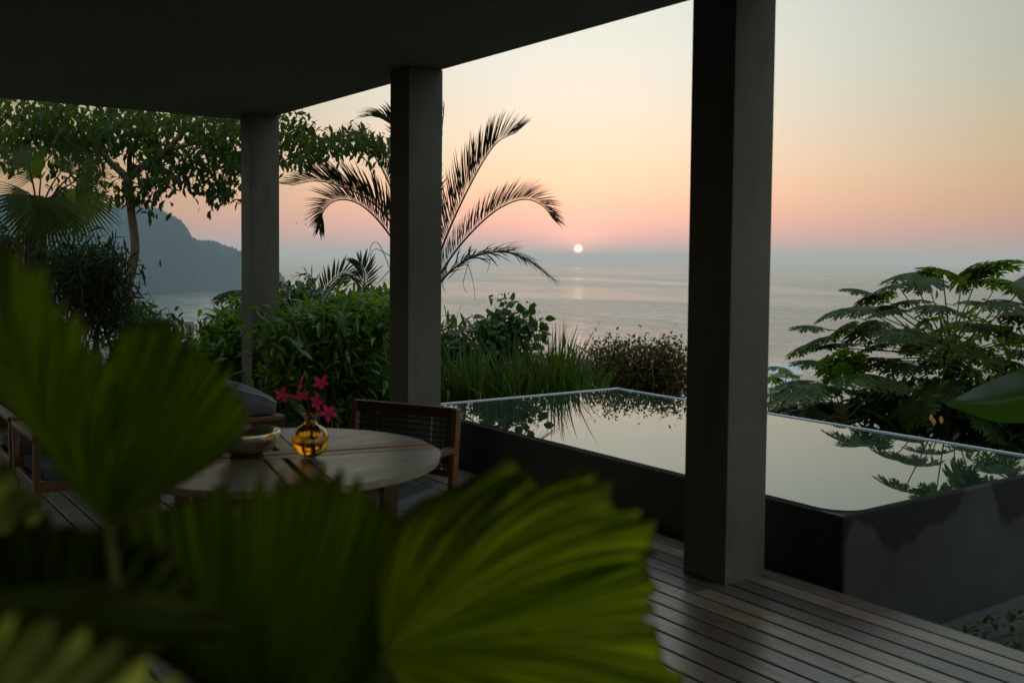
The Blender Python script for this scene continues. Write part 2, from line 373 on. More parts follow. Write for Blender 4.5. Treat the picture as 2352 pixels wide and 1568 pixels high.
# ------------------------------------------------------------------ setting: sea, ground, headland
SEA = -60.0
def sea_mat():
    m, T, b = mat('sea_water', (.022, .036, .038), .2, spec=.5, ior=1.33)
    n1 = noise_node(T, .055, 3, .6, sc=(1, 1, 1)); n2 = noise_node(T, .30, 3, .6)
    bands = noise_node(T, .0016, 4, .6, sc=(1, .35, 1), dist=1.2)
    T.links.new(crn(T, bands, [(.35, (.16,)*3), (.55, (.30,)*3), (.68, (.12,)*3)]), b.inputs['Roughness'])
    rip = noise_node(T, .045, 6, .75, sc=(1, .55, 1), dist=.8); rip2 = noise_node(T, .0045, 4, .6, sc=(1, .3, 1), dist=1.5)
    T.links.new(mixc(T, crn(T, rip2, [(.40, (0, 0, 0)), (.62, (.6, .6, .6))]), crn(T, rip, [(.38, (.008, .014, .015)), (.5, (.03, .045, .046)), (.64, (.12, .135, .13))]), (.10, .115, .11)), b.inputs['Base Color'])
    wn = T.nodes.new('ShaderNodeTexNoise'); wn.inputs['Scale'].default_value = .075; wn.inputs['Detail'].default_value = 5; wn.inputs['Roughness'].default_value = .62
    wc = T.nodes.new('ShaderNodeTexCoord'); T.links.new(wc.outputs['Object'], wn.inputs['Vector'])
    v1 = T.nodes.new('ShaderNodeVectorMath'); v1.operation = 'SUBTRACT'; T.links.new(wn.outputs['Color'], v1.inputs[0]); v1.inputs[1].default_value = (.5, .5, 0)
    v2 = T.nodes.new('ShaderNodeVectorMath'); v2.operation = 'MULTIPLY'; T.links.new(v1.outputs[0], v2.inputs[0]); v2.inputs[1].default_value = (.75, .75, 0)
    v3 = T.nodes.new('ShaderNodeVectorMath'); v3.operation = 'ADD'; T.links.new(v2.outputs[0], v3.inputs[0]); v3.inputs[1].default_value = (0, 0, 1)
    v4 = T.nodes.new('ShaderNodeVectorMath'); v4.operation = 'NORMALIZE'; T.links.new(v3.outputs[0], v4.inputs[0])
    T.links.new(v4.outputs[0], b.inputs['Normal']); return m
    h = tmath(T, 'ADD', n1, tmath(T, 'MULTIPLY', n2, .25)); h = tmath(T, 'ADD', h, tmath(T, 'MULTIPLY', noise_node(T, .012, 2, .5, sc=(1, .5, 1)), 1.6)); bump(T, b, h, .9, 2.6)
    return m
mb = MB(); mb.add([(-38000, -3000, SEA), (38000, -3000, SEA), (38000, 38000, SEA), (-38000, 38000, SEA)], [(0, 1, 2, 3)])
struct(mb.build('sea', sea_mat(), smooth=False))

def ground_z(x, y):
    D = math.hypot(x, y); az = math.degrees(math.atan2(x, y))
    st = 15.0 if az < 24 else (15.0-(az-24)*.42 if az < 38 else 9.0)
    g = -.36
    if D > st: g -= .36*(D-st)
    return max(g, SEA-3)
m_ground, T_, b_ = mat('garden_soil', (.03, .03, .015), .95)
T_.links.new(crn(T_, noise_node(T_, .9, 6, .65), [(.3, (.018, .022, .008)), (.6, (.035, .042, .014)), (.8, (.06, .05, .03))]), b_.inputs['Base Color'])
bump(T_, b_, noise_node(T_, 6, 5), .6, .06)
mb = MB(); rr = np.concatenate([[0.01], np.linspace(2, 20, 19), np.linspace(24, 200, 24)]); aa = np.radians(np.linspace(-130, 190, 81))
V = []
for r_ in rr:
    for a_ in aa:
        x, y = r_*math.sin(a_), r_*math.cos(a_)
        z = ground_z(x, y) + (0 if r_ < 9.5 else .25*mnoise.noise((x*.4, y*.4, 0)))
        V.append((x, y, z))
na = len(aa)
mb.add(V, [(i*na+j, (i+1)*na+j, (i+1)*na+j+1, i*na+j+1) for i in range(len(rr)-1) for j in range(na-1)])
struct(mb.build('ground', m_ground))

def headland():
    ridge = [(-900, 520), (-500, 455), (-200, 440), (60, 450), (205, 466), (262, 464), (300, 470), (340, 471), (372, 477), (385, 489), (401, 494), (417, 508), (430, 522),
             (441, 541), (452, 548), (475, 551), (492, 553), (508, 561), (530, 566), (556, 578), (585, 590), (612, 603), (632, 616), (645, 625), (652, 637), (658, 652), (662, 664)]
    px = np.array([r[0] for r in ridge]); py = np.array([r[1] for r in ridge])
    xs = np.r_[np.linspace(-900, 190, 130), np.linspace(194, 661, 520)]; rows = 34; V = []
    for x in xs:
        y = np.interp(x, px, py)
        D0 = np.interp(x, [-900, 310, 372, 555, 661], [1300, 1640, 1706, 1931, 2050])
        wdt = np.interp(x, [-900, 500, 661], [260, 170, 60])
        top = at(x, y, D0+wdt)[2]
        for j in range(rows):
            q = j/(rows-1)
            if q < .62: s_ = q/.62; D = D0+wdt*s_; z = SEA-3 + (top-SEA+3)*math.sin(s_*math.pi/2)**.8
            else: s_ = (q-.62)/.38; D = D0+wdt+wdt*1.3*s_; z = top + (SEA-4-top)*s_**1.4
            p = at(x, 600, D); amp = 8.0*min(1, q*6)*(1 if q < .9 else 0)
            nz = .5*mnoise.noise((p[0]*.02, p[1]*.02, z*.02))
            lump = abs(mnoise.noise((p[0]*.13, p[1]*.13, z*.13)))+.6*abs(mnoise.noise((p[0]*.3, p[1]*.3, z*.3)))
            V.append((p[0], p[1], z + amp*(.8*nz + 0.8*lump - .5)))
    mb = MB(); mb.add(V, [(i*rows+j, i*rows+j+1, (i+1)*rows+j+1, (i+1)*rows+j) for i in range(len(xs)-1) for j in range(rows-1)])
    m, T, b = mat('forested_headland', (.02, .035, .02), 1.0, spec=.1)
    T.links.new(crn(T, noise_node(T, .05, 5, .7), [(.35, (.002, .040, .062)), (.7, (.006, .065, .095))]), b.inputs['Base Color'])  # blue of the distant haze put into the forest's base colour
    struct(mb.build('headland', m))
headland()
m_rock, T_, b_ = mat('dark_sea_rock', (.05, .05, .05), .9)
T_.links.new(crn(T_, noise_node(T_, .2, 4), [(.3, (.03, .03, .03)), (.7, (.08, .075, .07))]), b_.inputs['Base Color'])
mb = MB(); V = []
cR = at(784, 657, 2230)
for i in range(25):
    for j in range(9):
        u = -1+2*i/24; w = -1+2*j/8
        p = cR + RT*u*17 + np.array([FW[0], FW[1], 0])*w*9
        hh = (1-u*u)*(1-w*w)*(2.6+2.2*mnoise.noise((u*3.1, w*2, 4)))*(1 if abs(u-.25) > .1 else .35)
        V.append((p[0], p[1], SEA-.6+hh))
mb.add(V, [(i*9+j, i*9+j+1, (i+1)*9+j+1, (i+1)*9+j) for i in range(24) for j in range(8)])
struct(mb.build('rocky_islet', m_rock))

# haze: one closed box of thin even air round camera and scene
mb = MB(); mb.box(-39000, 39000, -3500, 39000, SEA-4.5, 135)
hz = mb.build('haze', bpy.data.materials.new('haze_air'), smooth=False); hz['kind'] = 'stuff'
hm = hz.data.materials[0]; hm.use_nodes = True; hm.node_tree.nodes.clear()
pv = hm.node_tree.nodes.new('ShaderNodeVolumePrincipled'); ho = hm.node_tree.nodes.new('ShaderNodeOutputMaterial')
pv.inputs['Color'].default_value = (.96, .95, .96, 1); pv.inputs['Density'].default_value = .00014; pv.inputs['Anisotropy'].default_value = .5
hm.node_tree.links.new(pv.outputs[0], ho.inputs['Volume'])

# ------------------------------------------------------------------ deck, roof, columns, walls
DX1 = 3.861
mb = MB(); x = DX1; pitch = .1135
while x > -2.7:
    wv = pitch-.0135
    y = -6.9+rng.uniform(0, 2)-2; segs = [-6.9]
    while True:
        y += rng.uniform(2.6, 4.2)
        if y > 9.0: break
        if y > -6: segs.append(y)
    segs.append(9.6)
    for a, b in zip(segs[:-1], segs[1:]):
        mb.box(x-wv, x, a+.0015, b-.0015, -.024, rng.uniform(-.0012, 0), tone=float(rng.random()))
    x -= pitch
struct(mb.build('deck', M_DECK, smooth=False, bevel=.0025))
mb = MB(); mb.box(-2.7, DX1-.02, -6.9, 9.58, -.40, -.055)
m_sub, _, _ = mat('deck_substructure', (.012, .011, .010), .9)
struct(mb.build('deck_base', m_sub, smooth=False))

roof = thing('roof', (.5, 1.3, 2.8), 'dark flat concrete roof slab over the timber terrace', 'roof')
mb = MB(); mb.box(-2.9, 3.772, -3.0, 9.60, 2.826, 3.08); mb.build('slab', M_SOFFIT, roof, smooth=False, bevel=.006)
mb = MB(); mb.box(-2.9, 3.75, -2.97, 9.57, 3.082, 3.12); mb.build('parapet', M_CONC, roof, smooth=False)
wl = thing('unseen_house_wall', (-2.75, 0, 0), 'unseen house wall added along the inner side of the terrace to shape its light', 'wall')  # out of view, added to block and bounce light under the roof
mb = MB(); mb.box(-2.85, -2.70, -2.9, 9.5, -.4, 2.823); mb.build('wall', M_WALL, wl, smooth=False)
for y0, lab in ((3.178, 'nearest square concrete column, standing in front of the pool'), (6.141, 'middle square concrete column with the tall palm behind it'),
                (9.068, 'farthest square concrete column beside the leafy tree'), (.31, 'square concrete column outside the view near the camera')):
    if y0 < 1: continue
    c = MB(); c.box(3.501, 3.772, y0, y0+.271, -.002, 2.823)
    tag(c.build('concrete_column', M_CONC, smooth=False, bevel=.004), lab, 'column', 'columns along the terrace edge')

# ------------------------------------------------------------------ raised pool
PX0, PX1, PY0, PY1, PZ = 3.955, 6.105, 2.864, 6.888, .329
pool = thing('raised_pool', ((PX0+PX1)/2, (PY0+PY1)/2, -.29), 'raised dark concrete plunge pool filled to the brim', 'pool')
mb = MB(); mb.box(PX0, PX0+.12, PY0+.003, PY1, -.36, PZ-.005); mb.build('side_wall', M_POOLD, pool, smooth=False, bevel=.012)
mb = MB(); mb.box(PX0+.004, PX1, PY0, PY0+.116, -.36, PZ-.0035); o = mb.build('end_wall', M_POOLS, pool, smooth=False, bevel=.012)
o['label'] = 'lighter end wall with a wavy dark wet stain'
mb = MB(); mb.box(PX1-.10, PX1, PY0+.121, PY1-.101, -.36, PZ-.01); mb.box(PX0+.121, PX1, PY1-.10, PY1, -.36, PZ-.01); mb.build('outer_wall', M_POOLD, pool, smooth=False)
mb = MB(); mb.box(PX0+.12, PX1-.1, PY0+.12, PY1-.1, -.28, -.20); mb.build('basin_floor', M_POOLD, pool, smooth=False)
m_cop, T_, b_ = mat('wet_coping', (.30, .34, .38), .3)
mb = MB(); mb.box(PX1-.022, PX1+.004, PY0+.001, PY1-.023, PZ-.009, PZ+.012); mb.box(PX0+.001, PX1+.004, PY1-.022, PY1+.004, PZ-.009, PZ+.012)
mb.build('coping', m_cop, pool, smooth=False, bevel=.006)
# water, brimming, with a rounded near corner
def water_outline(r=.16, e=.012):
    pts = []
    x0, x1, y0, y1 = PX0+e, PX1-.0215, PY0+e, PY1-.0215
    for k in range(13):
        a = math.pi + k/12*math.pi/2; pts.append((x0+r+r*math.cos(a), y0+r+r*math.sin(a)))
    pts += [(x1, y0), (x1, y1), (x0, y1)]
    return pts
wo_ = water_outline(); k = len(wo_)
mb = MB(); mb.add([(x, y, PZ+.004) for x, y in wo_] + [(x, y, PZ-.0035) for x, y in wo_],
       [tuple(range(k))] + [(i, (i+1) % k, (i+1) % k+k, i+k) for i in range(k)])
m_w, T_, b_ = mat('still_pool_water', (.012, .020, .018), .012, spec=.5, ior=2.35)
b_.inputs['Specular Tint'].default_value = (.86, 1, .90, 1)
bump(T_, b_, noise_node(T_, 1.4, 2), .015, .01)
mb.build('water', m_w, pool, smooth=False)
# path and kerb beside the pool, at the lower level
mb = MB(); mb.box(DX1+.003, 12, 2.50, 2.858, -.45, -.345); struct(mb.build('path', M_PATH, smooth=False))

# ------------------------------------------------------------------ table
TC, TR, TZ, TA = np.array([1.524, 3.655]), .612, .74, R(-12)
tm = np.eye(4); tm[:2, :2] = [[math.cos(TA), -math.sin(TA)], [math.sin(TA), math.cos(TA)]]; tm[:3, 3] = (*TC, 0)
table = thing('round_table', (*TC, 0), 'round weathered wooden dining table with a cross of slats', 'table')
def tp(x, y, z): return (tm @ np.array([x, y, z, 1]))[:3]
G = .085      # half width of the slatted cross
for sx in (-1, 1):
    for sy in (-1, 1):
        q = [(G, G)]; a0 = math.asin(G/TR); a1 = math.pi/2-a0
        q += [(TR*math.cos(a), TR*math.sin(a)) for a in np.linspace(a0, a1, 26)]
        q = [(sx*x, sy*y) for x, y in q]; kk = len(q)
        mb = MB(); mb.add([tp(x, y, TZ) for x, y in q]+[tp(x, y, TZ-.028) for x, y in q],
               [tuple(range(kk)), tuple(range(kk, 2*kk))]+[(i, (i+1) % kk, (i+1) % kk+kk, i+kk) for i in range(kk)])
        mb.build('tabletop', M_TABLE, table, smooth=False, bevel=.004)
for off in (-.043, .043):                        # two battens across, two along each arm
    hw = .031
    L = math.sqrt(TR**2-.075**2)
    mb = MB(); mb.box(-L, L, off-hw, off+hw, TZ-.027, TZ+.001, mtx=tm); mb.build('slat', M_SLAT, table, smooth=False, bevel=.003)
    for s_ in (-1, 1):
        mb = MB(); a, b = sorted((s_*.078, s_*L)); mb.box(off-hw, off+hw, a, b, TZ-.027, TZ+.001, mtx=tm); mb.build('slat', M_SLAT, table, smooth=False, bevel=.003)
lr = .47
for sx, sy in ((1, 0), (-1, 0), (0, 1), (0, -1)):
    A = math.pi/4 if True else 0
    x, y = lr*(sx*math.cos(A)-sy*math.sin(A)), lr*(sx*math.sin(A)+sy*math.cos(A))
    mb = MB(); mb.box(x-.028, x+.028, y-.028, y+.028, 0, TZ-.03, mtx=tm); mb.build('leg', M_TEAKD, table, smooth=False, bevel=.003)
mb = MB()
for a, b in (((-.33, -.33), (.33, -.33)), ((.33, -.30), (.33, .30)), ((.33, .33), (-.33, .33)), ((-.33, .30), (-.33, -.30))):
    x0, x1 = sorted((a[0], b[0])); y0, y1 = sorted((a[1], b[1]))
    mb.box(x0-.011, x1+.011, y0-.011, y1+.011, TZ-.10, TZ-.031, mtx=tm)
mb.build('apron', M_TEAKD, table, smooth=False)

# bowl
bx = (1.405, 3.695, TZ+.001)
bowl = thing('bowl', bx, 'shallow pewter footed bowl on the round table', 'bowl')
mb = MB(); mb.lathe([(0, .022), (.05, .022), (.085, .034), (.108, .06), (.118, .094), (.119, .098), (.1245, .098), (.126, .093), (.116, .055), (.094, .026), (.06, .014), (0, .014)], 64, bx)
mb.build('body', M_PEWTER, bowl)
mb = MB(); mb.lathe([(0, .0), (.062, .0), (.066, .004), (.060, .013), (0, .0135)], 48, bx); mb.build('foot', M_DARKMET, bowl)

# vase with flowers
vx = (1.594, 3.536, TZ+.0015)
vase = thing('glass_vase', vx, 'round amber glass vase with a short neck on the table', 'vase')
mg, T_, b_ = mat('amber_glass', (1, .68, .13), .02, trans=1, ior=1.48)
outer = [(0, 0), (.022, 0.0005)] + [(.070*math.sin(a), .0655-.066*math.cos(a)) for a in np.linspace(.34, 2.80, 26)] + [(.0245, .131), (.0225, .139), (.0230, .160), (.0265, .168)]
inner = [(.0245, .1685), (.0205, .160), (.0200, .139), (.022, .130)] + [(.0675*math.sin(a), .0655-.0635*math.cos(a)) for a in np.linspace(2.80, .34, 26)] + [(0, .0045)]
mb = MB(); mb.lathe(outer+inner, 56, vx); mb.build('glass', mg, vase)
mwat, _, _ = mat('vase_water', (1, .93, .62), 0, trans=1, ior=1.33)
wp = [(0, .0052)] + [(.0668*math.sin(a), .0655-.0628*math.cos(a)) for a in np.linspace(.36, 1.95, 20)]
zt = wp[-1][1]; wp += [(wp[-1][0]-.002, zt), (0, zt)]
mb = MB(); mb.lathe(wp, 56, vx); mb.build('water', mwat, vase)
vD = math.hypot(vx[0], vx[1])
spray = thing('flower_sprig', (vx[0], vx[1], vx[2]+.02), 'branching sprig of six bright pink flowers standing in the amber vase', 'flowers')
neck = np.array([vx[0], vx[1], vx[2]+.15])
fl = [(649, 905, -.04), (694, 880, .02), (691, 907, -.02), (737, 876, .03), (729, 922, -.05), (754, 948, -.03)]
fp = [at(x, y, vD+d) for x, y, d in fl]
j1 = at(702, 945, vD); j2 = at(722, 935, vD-.01); j3 = at(733, 920, vD+.01)
st = MB(); base = np.array([vx[0]+.005, vx[1], vx[2]+.025])
st.tube(curve([base, neck, j1, at(675, 925, vD-.03), fp[0]-np.array([0, 0, .008])]), [.0032, .0022], 7)
st.tube(curve([j1+np.array([0, 0, -.004]), at(715, 942, vD), at(738, 932, vD), at(775, 945, vD+.03)], 14), [.0024, .0012], 6)
st.tube(curve([base+np.array([.01, .004, 0]), neck+np.array([.004, 0, 0]), at(727, 945, vD), j3, at(736, 900, vD+.02), fp[3]]), [.003, .0018], 7)
st.tube(curve([j3, at(716, 915, vD), at(705, 905, vD), fp[2]], 12), [.002, .0014], 6)
st.tube(curve([at(705, 905, vD), at(698, 893, vD+.01), fp[1]], 10), [.0018, .0014], 6)
st.tube(curve([at(727, 940, vD), at(729, 930, vD-.03), fp[4]], 10), [.0018, .0014], 6)
st.tube(curve([at(728, 950, vD), at(745, 955, vD-.01), fp[5]], 10), [.0018, .0014], 6)
st.build('stem', M_TWIG, spray)
pv_, pf_ = leafT(6, .25, .30, .5, .60)
for i, p in enumerate(fp):
    n_ = unit(-FW + .55*rng.normal(size=3)); x_ = unit(np.cross(n_, (0.1, 0, 1))); y_ = np.cross(n_, x_)
    mb = MB(); ph = rng.uniform(0, 1.2)
    for k_ in range(5):
        a = ph + k_*2*math.pi/5
        d = unit(math.cos(a)*x_+math.sin(a)*y_+.28*n_)
        mb.inst(pv_, pf_, scaled(frames(d[None], n_), [.036*rng.uniform(.85, 1.1)]), (p+.002*n_)[None])
    f_ = mb.build('flower', M_PETAL, spray)
    mb = MB(); mb.tube([p-.006*n_, p, p+.006*n_], [.003, .005, .0025], 7); mb.build('throat', M_PETALC, f_)
mb = MB(); tv, tf = leafT(5, .22, .2, .3)
mb.inst(tv, tf, scaled(frames(np.array([unit(RT+.1*UP)]), -FW), [.05]), at(765, 943, vD+.03)[None]); mb.build('leaf', L_SHRUB2, spray)

# ------------------------------------------------------------------ dining armchairs
def chair(loc, rz, label, cat='chair', group=None, hd=.80):
    """local: faces +Y, origin on floor under the seat centre"""
    t_ = thing('armchair', (loc[0], loc[1], 0), label, cat, group); t_.rotation_euler = (0, 0, rz)
    w, b, f = .285, -.27, .25
    def P(mb, n, m, bev=.004):
        o = MB.build(mb, n, m, None, smooth=False, bevel=bev); o.parent = t_; return o
    for s_ in (-1, 1):
        mb = MB(); mb.bar((s_*w, b+.03, 0), (s_*w, b-.055, hd), .028, .045, (0, 1, 0)); P(mb, 'rear_leg', M_TEAK)
        mb = MB(); mb.bar((s_*w, f, 0), (s_*w, f, .60), .028, .045, (0, 1, 0)); P(mb, 'front_leg', M_TEAK)
        mb = MB(); mb.box(s_*w-.024, s_*w+.024, b-.02, f+.03, .601, .626); P(mb, 'armrest', M_TEAK)
        mb = MB(); mb.box(s_*w-.012, s_*w+.012, b+.035, f-.024, .345, .395); P(mb, 'seat_rail', M_TEAK)
    mb = MB(); mb.box(-w+.015, w-.015, f-.012, f+.012, .345, .395); P(mb, 'seat_rail', M_TEAK)
    mb = MB(); mb.box(-w+.015, w-.015, b+.02, b+.044, .345, .395); P(mb, 'seat_rail', M_TEAK)
    mb = MB(); mb.bar((-w-.005, b-.054, hd-.022), (w+.005, b-.054, hd-.022), .030, .05); P(mb, 'top_rail', M_TEAKD)
    mb = MB(); mb.bar((-w+.015, b-.025, .50), (w-.015, b-.025, .50), .022, .03); P(mb, 'back_rail', M_TEAKD)
    mb = MB()                                            # woven rope back
    n = 46
    for i in range(n):
        x = -w+.03+(2*w-.06)*i/(n-1)
        if i in (3, 9, 36, 42): continue
        for dy in (0,):
            mb.bar((x, b-.025+dy, .513), (x, b-.052+dy, hd-.045), .0062, .005)
    for i in range(int((hd-.56)/.026)):
        z = .53+.026*i; mb.bar((-w+.02, b-.028-.0012*i*2, z), (w-.02, b-.028-.0012*i*2, z), .004, .006)
    P(mb, 'woven_back', M_ROPE, 0)
    mb = MB(); mb.box(-w+.02, w-.02, b+.06, f+.005, .397, .455); o = P(mb, 'seat_cushion', M_CUSH, 0)
    bv = o.modifiers.new('bevel', 'BEVEL'); bv.width = .022; bv.segments = 4
    return t_
hd_ = np.array([-.887, -.462])
cc = np.array([2.39, 4.215]) + hd_*.325
chair(cc, math.atan2(hd_[1], hd_[0])-math.pi/2, 'wooden armchair with dark woven back and grey seat, pushed up to the round table')
chair((1.237, 5.52), math.pi, 'low dark wooden armchair at the left edge, nearer of the two by the garden', group='low wooden armchairs by the garden', hd=.64)
chair((1.245, 6.24), math.pi, 'farther of the two low wooden armchairs at the left edge of the deck', group='low wooden armchairs by the garden', hd=.64)

# daybed
db = thing('daybed', (2.3, 7.3, 0), 'low wooden daybed with a puffy slate blue cushion', 'daybed')
mb = MB(); mb.box(1.70, 2.89, 6.85, 7.75, .325, .36); mb.build('platform', M_TEAK, db, smooth=False, bevel=.006)
for x in (1.80, 2.72):
    for y in (6.95, 7.65):
        mb = MB(); mb.box(x-.03, x+.03, y-.03, y+.03, 0, .325); mb.build('leg', M_TEAKD, db, smooth=False, bevel=.003)
mb = MB(); nx, ny = 30, 20; V = []
def cush_h(u, w):
    e = (1-abs(2*u-1)**6)*(1-abs(2*w-1)**6)
    return e
xs = np.linspace(1.75, 2.835, nx); ys = np.linspace(6.88, 7.72, ny)
for lay in (0, 1):
    for i, x in enumerate(xs):
        for j, y in enumerate(ys):
            u, w = i/(nx-1), j/(ny-1)
            edge = max(0, 1-min(i, nx-1-i)/2.2)*.6 + max(0, 1-min(j, ny-1-j)/2.0)*.6
            top = np.interp(x, [1.75, 2.42, 2.835], [.66, .635, .50]) + .018*math.sin(w*math.pi)
            if lay: V.append((x, y, top-.05*min(1, edge)))
            else: V.append((x, y, .362+.012*min(1, edge)))
q = nx*ny; f = []
for i in range(nx-1):
    for j in range(ny-1):
        a = i*ny+j; f += [(a, a+ny, a+ny+1, a+1), (q+a, q+a+1, q+a+ny+1, q+a+ny)]
bd = [i*ny for i in range(nx)] + [(nx-1)*ny+j for j in range(1, ny)] + [i*ny+ny-1 for i in range(nx-2, -1, -1)] + [j for j in range(ny-2, 0, -1)]
for a, b in zip(bd, bd[1:]+bd[:1]): f.append((a, a+q, b+q, b))
mb.add(V, f); cu = mb.build('cushion', M_CUSH, db)
mb = MB(); tops = [V[q+b_i] for b_i in bd]; mb.tube(np.array(tops+tops[:1])+np.array([0, 0, .002]), .005, 6, cap=False); mb.build('piping', M_WELT, cu).location = (0, 0, 0)
for o in (cu.children): o.data.transform(Matrix.Translation(-Vector(db.location)))

# ------------------------------------------------------------------ foliage builders
def fan(mb, hub, rim, pleats, depth, hubD, rimD, bulge=.05, amp=.008, tooth=.02, rs=14, hubw=.0):
    """pleated fan leaf: hub and rim given where they stand in the picture, each at its own distance"""
    rim3 = [at(x, y, rimD if np.isscalar(rimD) else rimD[i]) for i, (x, y) in enumerate(rim)]
    H = at(hub[0], hub[1], hubD); C3 = np.array(rim3); seg = np.r_[0, np.cumsum(np.linalg.norm(np.diff(C3, axis=0), axis=1))]; seg /= seg[-1]
    nt_ = pleats*4; ts = np.linspace(0, 1, nt_+1); Rm = np.stack([np.interp(ts, seg, C3[:, k_]) for k_ in range(3)], 1)
    nrm_ = unit(np.cross(Rm[-1]-H, Rm[0]-H)); 
    if nrm_ @ FW > 0: nrm_ = -nrm_
    V = []; UVs = []; wob = rng.uniform(.3, 1.3, nt_//4+2); wob2 = rng.normal(size=nt_//4+2); fo = rng.uniform(.5, 1.5, nt_//4+2); cuts = (rng.random(nt_//4+2) < .28)*rng.uniform(.6, 1.4, nt_//4+2)
    for i in range(nt_+1):
        tri = abs(((i/4.0) % 1)*2-1)*2-1                  # zigzag fold
        cut = .07*cuts[i//4] if i % 4 == 0 else 0
        tl = 1 - cut + tooth*(abs(((i/2.0) % 1)*2-1)-.5)*1.3*wob[i//4] + wob2[i//4]*tooth*.6 + rng.normal()*tooth*.2
        for j in range(rs+1):
            s_ = j/rs
            p = H + (Rm[i]-H)*s_*(1+(tl-1)*s_**4) + nrm_*(amp*tri*fo[i//4]*s_**.8 + bulge*math.sin(s_*math.pi)*math.sin(math.pi*min(1, max(0, i/nt_)))**.7)
            V.append(p); UVs.append((i/nt_*pleats/6.0, s_))
    mb.add(V, [(i*(rs+1)+j, (i+1)*(rs+1)+j, (i+1)*(rs+1)+j+1, i*(rs+1)+j+1) for i in range(nt_) for j in range(rs)], uv=UVs)

# foreground fan palm in a pot by the camera
fpl = thing('fan_palm_plant', (.25, .45, 0), 'big out of focus fan palm with pleated green leaves close to the camera', 'plant')
def fleaf(m, label, *a, **k):
    mb = MB(); fan(mb, *a, **k); o = mb.build('leaf', m, fpl)
    if label: o['label'] = label
    return o
fleaf(L_FORE_SHADED, None, (246, 1205), [(-118, 690), (-100, 640), (-70, 605), (-20, 590), (45, 598), (100, 640), (150, 715), (190, 772), (225, 812), (252, 850), (272, 905), (285, 960)],
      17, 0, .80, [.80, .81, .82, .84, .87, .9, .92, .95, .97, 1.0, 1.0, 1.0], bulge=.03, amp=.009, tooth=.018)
fleaf(L_FORE_SHADED, None, (250, 1208), [(225, 900), (240, 820), (275, 765), (320, 745), (370, 748), (420, 768), (465, 800), (510, 845), (548, 893), (572, 935), (563, 985), (548, 1010), (520, 1035)],
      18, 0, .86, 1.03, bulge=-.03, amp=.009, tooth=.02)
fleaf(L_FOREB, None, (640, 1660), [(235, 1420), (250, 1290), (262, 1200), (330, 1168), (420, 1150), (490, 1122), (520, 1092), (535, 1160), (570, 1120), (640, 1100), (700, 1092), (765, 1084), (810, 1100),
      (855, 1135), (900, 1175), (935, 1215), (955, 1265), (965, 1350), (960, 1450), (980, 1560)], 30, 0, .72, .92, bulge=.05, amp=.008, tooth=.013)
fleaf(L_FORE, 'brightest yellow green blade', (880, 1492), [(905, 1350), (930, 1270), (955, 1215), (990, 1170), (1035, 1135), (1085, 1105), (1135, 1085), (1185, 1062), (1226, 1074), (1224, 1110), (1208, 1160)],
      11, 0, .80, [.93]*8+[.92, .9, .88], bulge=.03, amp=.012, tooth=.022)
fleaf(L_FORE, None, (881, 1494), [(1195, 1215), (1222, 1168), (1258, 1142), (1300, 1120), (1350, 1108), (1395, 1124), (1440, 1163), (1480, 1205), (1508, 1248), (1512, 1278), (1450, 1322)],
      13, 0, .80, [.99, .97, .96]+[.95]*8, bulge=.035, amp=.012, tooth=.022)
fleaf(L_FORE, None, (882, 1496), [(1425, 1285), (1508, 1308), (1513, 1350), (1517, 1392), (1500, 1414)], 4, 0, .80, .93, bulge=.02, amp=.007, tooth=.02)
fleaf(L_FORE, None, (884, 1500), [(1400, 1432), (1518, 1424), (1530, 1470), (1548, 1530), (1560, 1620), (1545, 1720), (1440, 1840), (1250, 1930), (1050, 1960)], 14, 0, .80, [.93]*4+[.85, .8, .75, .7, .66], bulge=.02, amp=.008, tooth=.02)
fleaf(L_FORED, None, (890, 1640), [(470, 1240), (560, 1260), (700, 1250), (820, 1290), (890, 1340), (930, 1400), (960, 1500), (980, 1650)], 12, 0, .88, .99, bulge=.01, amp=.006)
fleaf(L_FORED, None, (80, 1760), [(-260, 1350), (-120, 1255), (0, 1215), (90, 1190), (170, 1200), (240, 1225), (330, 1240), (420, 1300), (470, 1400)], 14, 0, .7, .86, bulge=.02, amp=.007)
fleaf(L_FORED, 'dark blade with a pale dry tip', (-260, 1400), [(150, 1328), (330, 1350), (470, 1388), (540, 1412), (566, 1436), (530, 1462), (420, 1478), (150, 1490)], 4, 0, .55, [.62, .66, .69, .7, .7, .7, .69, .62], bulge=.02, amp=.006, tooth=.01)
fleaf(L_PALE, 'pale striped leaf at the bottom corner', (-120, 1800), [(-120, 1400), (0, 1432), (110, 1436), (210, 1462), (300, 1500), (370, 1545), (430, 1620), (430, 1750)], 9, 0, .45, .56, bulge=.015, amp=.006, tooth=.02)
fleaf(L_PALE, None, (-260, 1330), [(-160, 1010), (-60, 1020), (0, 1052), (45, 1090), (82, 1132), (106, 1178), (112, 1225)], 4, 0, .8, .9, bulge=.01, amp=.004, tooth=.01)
mb = MB(); pb = np.array([.25, .45, .32])
for hub, D in (((246, 1205), .80), ((250, 1208), .86), ((640, 1660), .72), ((880, 1492), .80), ((890, 1640), .88), ((80, 1760), .70), ((-120, 1800), .45)):
    h_ = at(*hub, D); mid = (h_+pb)/2 + np.array([.05, .06, -.12]); mb.tube(curve([h_, h_*.75+mid*.25+np.array([0, 0, -.05]), mid, pb]), [.004, .006, .008], 8)
mb.build('petiole', M_STEM, fpl)
pot = thing('plant_pot', (.25, .45, 0), 'dark round pot holding the foreground fan palm', 'pot')
mb = MB(); mb.lathe([(0, .002), (.15, .002), (.19, .3), (.20, .33), (.18, .33), (.17, .29), (0, .29)], 40, (.25, .45, 0)); mb.build('pot_body', M_DARKMET, pot)

